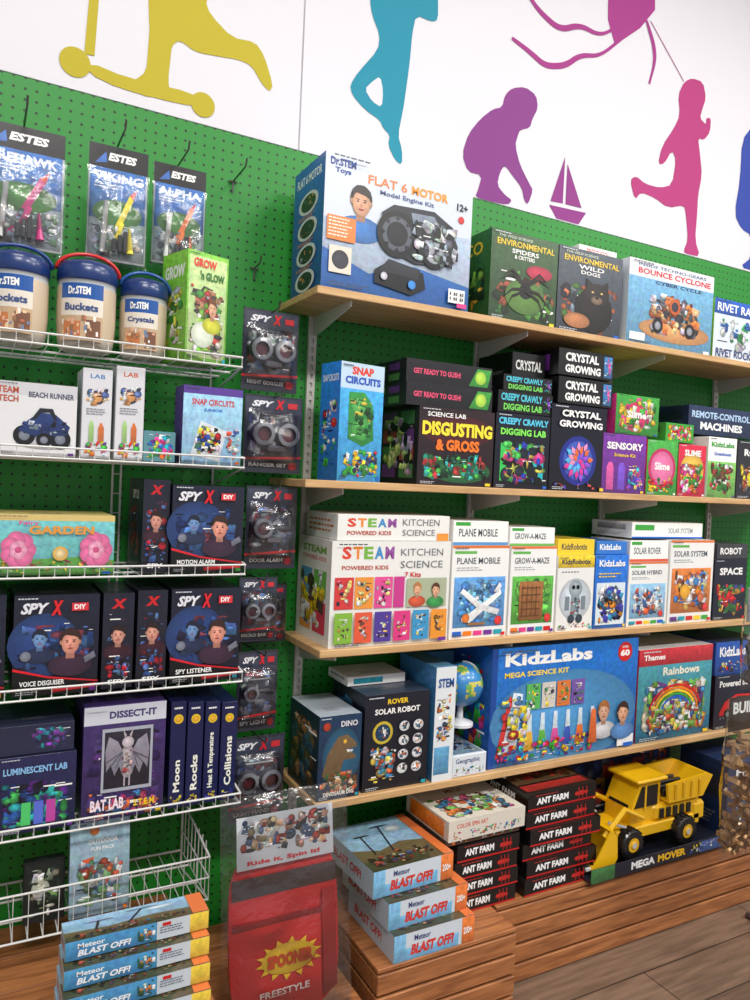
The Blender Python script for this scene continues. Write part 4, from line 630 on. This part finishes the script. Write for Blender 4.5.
# ================================================================ TOY TRUCK
def truck():
    YL=(236,184,22);DK=(24,24,26);ox,oy,oz=1.84,-.33,CT+.03;bm,cl=newbm()
    def bx(a,b,c,bev=.004,m=None): addbox(bm,cl,(ox+a[0],oy+a[1],oz+a[2]),(ox+b[0],oy+b[1],oz+b[2]),c,bev)
    def prism(prof,y0,y1,c):
        A=[bm.verts.new((ox+x,oy+y0,oz+z)) for x,z in prof];C=[bm.verts.new((ox+x,oy+y1,oz+z)) for x,z in prof];n=len(prof)
        fs=[bm.faces.new(A),bm.faces.new(C[::-1])]+[bm.faces.new((A[i],C[i],C[(i+1)%n],A[(i+1)%n])) for i in range(n)]
        bmesh.ops.recalc_face_normals(bm,faces=fs)
        for f in fs: paint(f,cl,c)
    def wheel(x,z,r,y0,wd):
        lathe(bm,cl,[(r*.55,0),(r*.9,0),(r,.006),(r,wd-.006),(r*.9,wd),(r*.55,wd)],(ox+x,oy+y0,oz+z),axis='y',cols=[DK]*5,seg=26)
        lathe(bm,cl,[(r*.5,-.002),(r*.42,.002),(r*.2,-.006),(r*.02,-.006)],(ox+x,oy+y0,oz+z),axis='y',cols=[(220,170,30)]*2+[(190,190,190)],seg=20)
        for k in range(18):
            t=k*math.pi/9;Mx=M.Translation((ox+x,oy+y0+wd/2,oz+z))@M.Rotation(t,4,'Y')
            addbox(bm,cl,(r*.97,-wd/2+.002,-.004),(r*1.05,wd/2-.002,.004),DK,0,Mx)
    for x in (.03,.30): wheel(x,.05,.05,-.03,.04);wheel(x,.05,.05,.135,.04)
    bx((-.02,.0,.05),(.40,.15,.09),YL);bx((.16,.005,.09),(.40,.145,.15),YL,.012);bx((.36,.0,.06),(.43,.15,.13),YL,.01)
    for k in range(5): bx((.19+.035*k,-.001,.1),(.21+.035*k,.006,.135),DK,.001)
    prism([(.06,.09),(.2,.09),(.2,.235),(.1,.235),(.06,.15)],.015,.135,YL)
    prism([(.075,.15),(.185,.15),(.185,.222),(.108,.222)],.011,.139,DK)
    bx((.12,.009,.14),(.128,.012,.225),YL,.001);bx((.075,.0,.236),(.225,.15,.25),YL,.005)
    prism([(.105,.2),(.062,.145),(.058,.15),(.1,.208)],.03,.12,DK)
    for y in (.0,.14): tube(bm,cl,[(ox+.1,oy+y,oz+.12),(ox+.0,oy+y-.01,oz+.17),(ox-.09,oy+y-.01,oz+.09)],.010,YL,8);tube(bm,cl,[(ox+.02,oy+y,oz+.1),(ox-.06,oy+y,oz+.13)],.005,(180,180,184),8)
    pf=[(-.16,.0),(-.07,-.012),(-.045,.02),(-.05,.09),(-.075,.125),(-.085,.12),(-.06,.085),(-.057,.03),(-.08,.0),(-.155,.012)]
    prism(pf,-.03,.18,YL)
    for y in (-.032,.176): prism([(-.16,.0),(-.07,-.012),(-.045,.02),(-.05,.09),(-.075,.125)],y,y+.006,YL)
    for k in range(6): bx((-.178,-.025+.038*k,-.002),(-.155,-.01+.038*k,.008),(200,200,198),.001)
    prism([(.22,.155),(.40,.155),(.45,.225),(.42,.235),(.21,.222)],-.01,.0,YL);prism([(.22,.155),(.40,.155),(.45,.225),(.42,.235),(.21,.222)],.15,.16,YL)
    prism([(.22,.155),(.40,.155),(.45,.225),(.44,.225),(.39,.163),(.22,.163)],.0,.15,YL)
    for k in range(4): bx((.245+.042*k,-.015,.165),(.255+.042*k,-.009,.222),(214,164,15),.002)
    # grille and load heap of black engine block between cab and tipper
    for k in range(4): bx((.225,.02+.03*k,.165),(.39,.035+.03*k,.19),DK,.003)
    c0=V((ox,oy,CT+.014));
    for v in bm.verts: v.co=c0+(v.co-c0)*.92
    o=finish(bm,"toy_loader_truck",PLAS)
    bm,cl=newbm();x0=ox-.17;x1=ox+.48
    addbox(bm,cl,(x0,-.378,CT+.001),(x1,-.10,CT+.012),(26,30,44),.001);addbox(bm,cl,(x0,-.379,CT+.001),(x1,-.376,CT+.045),(26,30,44),.0005);addbox(bm,cl,(x0,-.105,CT+.012),(x1,-.10,CT+.29),(30,40,70),.0005)
    decals(bm,cl,(x0,-.379,CT+.001),(1,0,0),(0,0,1),x1-x0,.044,[('t',"MEGA",.26,.25,.42,.8,(240,240,240),.05),('t',"MOVER",.44,.25,.64,.8,(240,190,30),.05),('r',.0,.0,.15,1,(60,110,60)),('r',.75,.1,.98,.9,(60,90,150)),('s',.66,.05,.98,.95,[W_,YEL,(60,90,150),K],20,3)])
    decals(bm,cl,(x0,-.105,CT+.012),(1,0,0),(0,0,1),x1-x0,.27,[('s',.02,.1,.98,.95,[(40,60,110),(80,90,110),(170,140,60),(60,70,60),(150,60,50)],40,6)])
    finish(bm,"display_carton",CARD,parent=o)
truck()
B("moon_model_kit_box",2.335,2.60,CT+.001,.46,-.34,.2,(30,50,90),[('s',.05,.05,.95,.7,[(90,110,150),(180,180,185),(190,130,60),(40,40,60)],30,6),('t',"MOON",.15,.8,.85,.9,W_,.03)])
# ================================================================ SPOONER BOARD BAG
bm,cl=newbm();w,h=.27,.42
ptsb=[(w*.5+math.copysign(abs(math.cos(a))**.45,math.cos(a))*w*.5,h*.44+math.copysign(abs(math.sin(a))**.5,math.sin(a))*h*.44) for a in [k*math.pi/22 for k in range(44)]]
n_=len(ptsb)
cf=bm.verts.new((w*.5,-.012,h*.44));cb=bm.verts.new((w*.5,.004,h*.44))
A=[bm.verts.new((x,-.008,z)) for x,z in ptsb];C=[bm.verts.new((x,.002,z)) for x,z in ptsb]
for i in range(n_):
    j=(i+1)%n_;bm.faces.new((cf,A[i],A[j]));bm.faces.new((cb,C[j],C[i]));bm.faces.new((A[i],C[i],C[j],A[j]))
bmesh.ops.recalc_face_normals(bm,faces=bm.faces)
for f in bm.faces: paint(f,cl,(196,38,42))
decals(bm,cl,(0,-.0135,0),(1,0,0),(0,0,1),w,h*.88,[('p',[(.02,.74),(.98,.74),(.98,.86),(.02,.86)],(60,50,52)),('p',[(.02,.56),(.98,.56),(.98,.60),(.02,.60)],(130,24,30)),('p',[(.84,.05),(.97,.1),(.97,.7),(.84,.7)],(150,28,34)),('e',.52,.34,.25,.09,(230,190,40))]+[('p',[(.52+.25*math.cos(a),.34+.09*math.sin(a)),(.52+.31*math.cos(a+.12),.34+.125*math.sin(a+.12)),(.52+.25*math.cos(a+.26),.34+.09*math.sin(a+.26))],(230,190,40)) for a in [k*.449 for k in range(14)]]+[('t',"SPOONER",.32,.3,.74,.38,(200,70,30),.06),('t',"FREESTYLE",.25,.14,.7,.18,W_)],.0003)
sb=finish(bm,"balance_board",PLAS,loc=(.54,-.43,.145),rot=(-.16,0,0))
bm,cl=newbm();addbox(bm,cl,(0,-.004,0),(.24,0,.115),(215,215,215),.0006)
decals(bm,cl,(0,-.004,0),(1,0,0),(0,0,1),.24,.115,[('r',0,0,1,1,(190,194,200)),('s',.03,.22,.97,.97,[(160,60,50),(60,80,110),(200,160,130),(40,40,46),(205,205,205),(150,130,100)],44,3),('t',"Ride it, Spin it!",.1,.05,.85,.16,RED,.03)])
finish(bm,"header_card",CARD,parent=sb,loc=(.015,-.02,.34))
bag(-.02,.3,-.02,.50,-.012,.06,sb,"clear_bag",4)
# ================================================================ RIGHT EDGE STAND
bm,cl=newbm();tube(bm,cl,[(2.36,-.60,FZ),(2.36,-.60,1.5)],.012,seg=10)
for z in (1.12,.80): tube(bm,cl,[(2.36,-.60,z),(2.08,-.60,z),(2.06,-.60,z+.02)],.003)
tube(bm,cl,[(2.14,-.75,FZ+.01),(2.36,-.6,FZ+.01),(2.58,-.75,FZ+.01)],.01);tube(bm,cl,[(2.36,-.6,FZ+.01),(2.36,-.42,FZ+.01)],.01)
finish(bm,"display_stand",METAL)
rn=random.Random(4);bx0=1.945
bm,cl=newbm();addbox(bm,cl,(bx0+.01,-.602,.70),(bx0+.17,-.599,.80),(60,44,34),.0006);decals(bm,cl,(bx0+.01,-.602,.70),(1,0,0),(0,0,1),.16,.1,[('t',"BUILD",.1,.5,.9,.85,W_,.04)])
for i in range(130):
    x=rn.uniform(bx0+.02,bx0+.16);z=rn.uniform(.34,.69);y=-.602+rn.uniform(-.018,.018)
    addbox(bm,cl,(-.016,-.004,-.006),(.016,.004,.006),rn.choice([(180,140,92),(160,118,76),(196,158,112)]),.001,M.Translation((x,y,z))@M.Rotation(rn.uniform(0,3),4,'Y')@M.Rotation(rn.uniform(0,3),4,'Z'))
bb=finish(bm,"wooden_blocks_bag",CARD);bag(bx0,bx0+.18,.32,.80,-.60,.07,bb,seed=7)
bx0=2.0
bm,cl=newbm();addbox(bm,cl,(bx0+.01,-.602,1.02),(bx0+.15,-.599,1.12),(150,152,158),.0006)
for i in range(34):
    x=rn.uniform(bx0+.02,bx0+.14);z=rn.uniform(.84,1.0);addbox(bm,cl,(-.014,-.004,-.014),(.014,.004,.014),rn.choice([(110,108,106),(140,138,134),(80,82,86)]),.001,M.Translation((x,-.602+rn.uniform(-.012,.012),z))@M.Rotation(rn.uniform(0,3),4,'Y'))
bb=finish(bm,"toy_parts_bag",CARD);bag(bx0,bx0+.16,.82,1.12,-.60,.06,bb,seed=9)
# ================================================================ CAMERA
th=math.radians(28.4);pi_=math.radians(1.4);rl=math.radians(2.6)
F0=V((math.sin(th),math.cos(th),0));R0=V((math.cos(th),-math.sin(th),0));Uw=V((0,0,1))
Fw=F0*math.cos(pi_)-Uw*math.sin(pi_);U0=Uw*math.cos(pi_)+F0*math.sin(pi_)
X=R0*math.cos(rl)+U0*math.sin(rl);Y=U0*math.cos(rl)-R0*math.sin(rl)
cd=bpy.data.cameras.new("camera");cd.lens=27;cd.sensor_width=36;cd.sensor_fit='AUTO';co=bpy.data.objects.new("camera",cd);col.objects.link(co)
m=M((X,Y,-Fw)).transposed().to_4x4();m.translation=V((0,-2,1.38));co.matrix_world=m
bpy.context.scene.camera=co
bpy.context.scene.view_settings.view_transform='Standard'
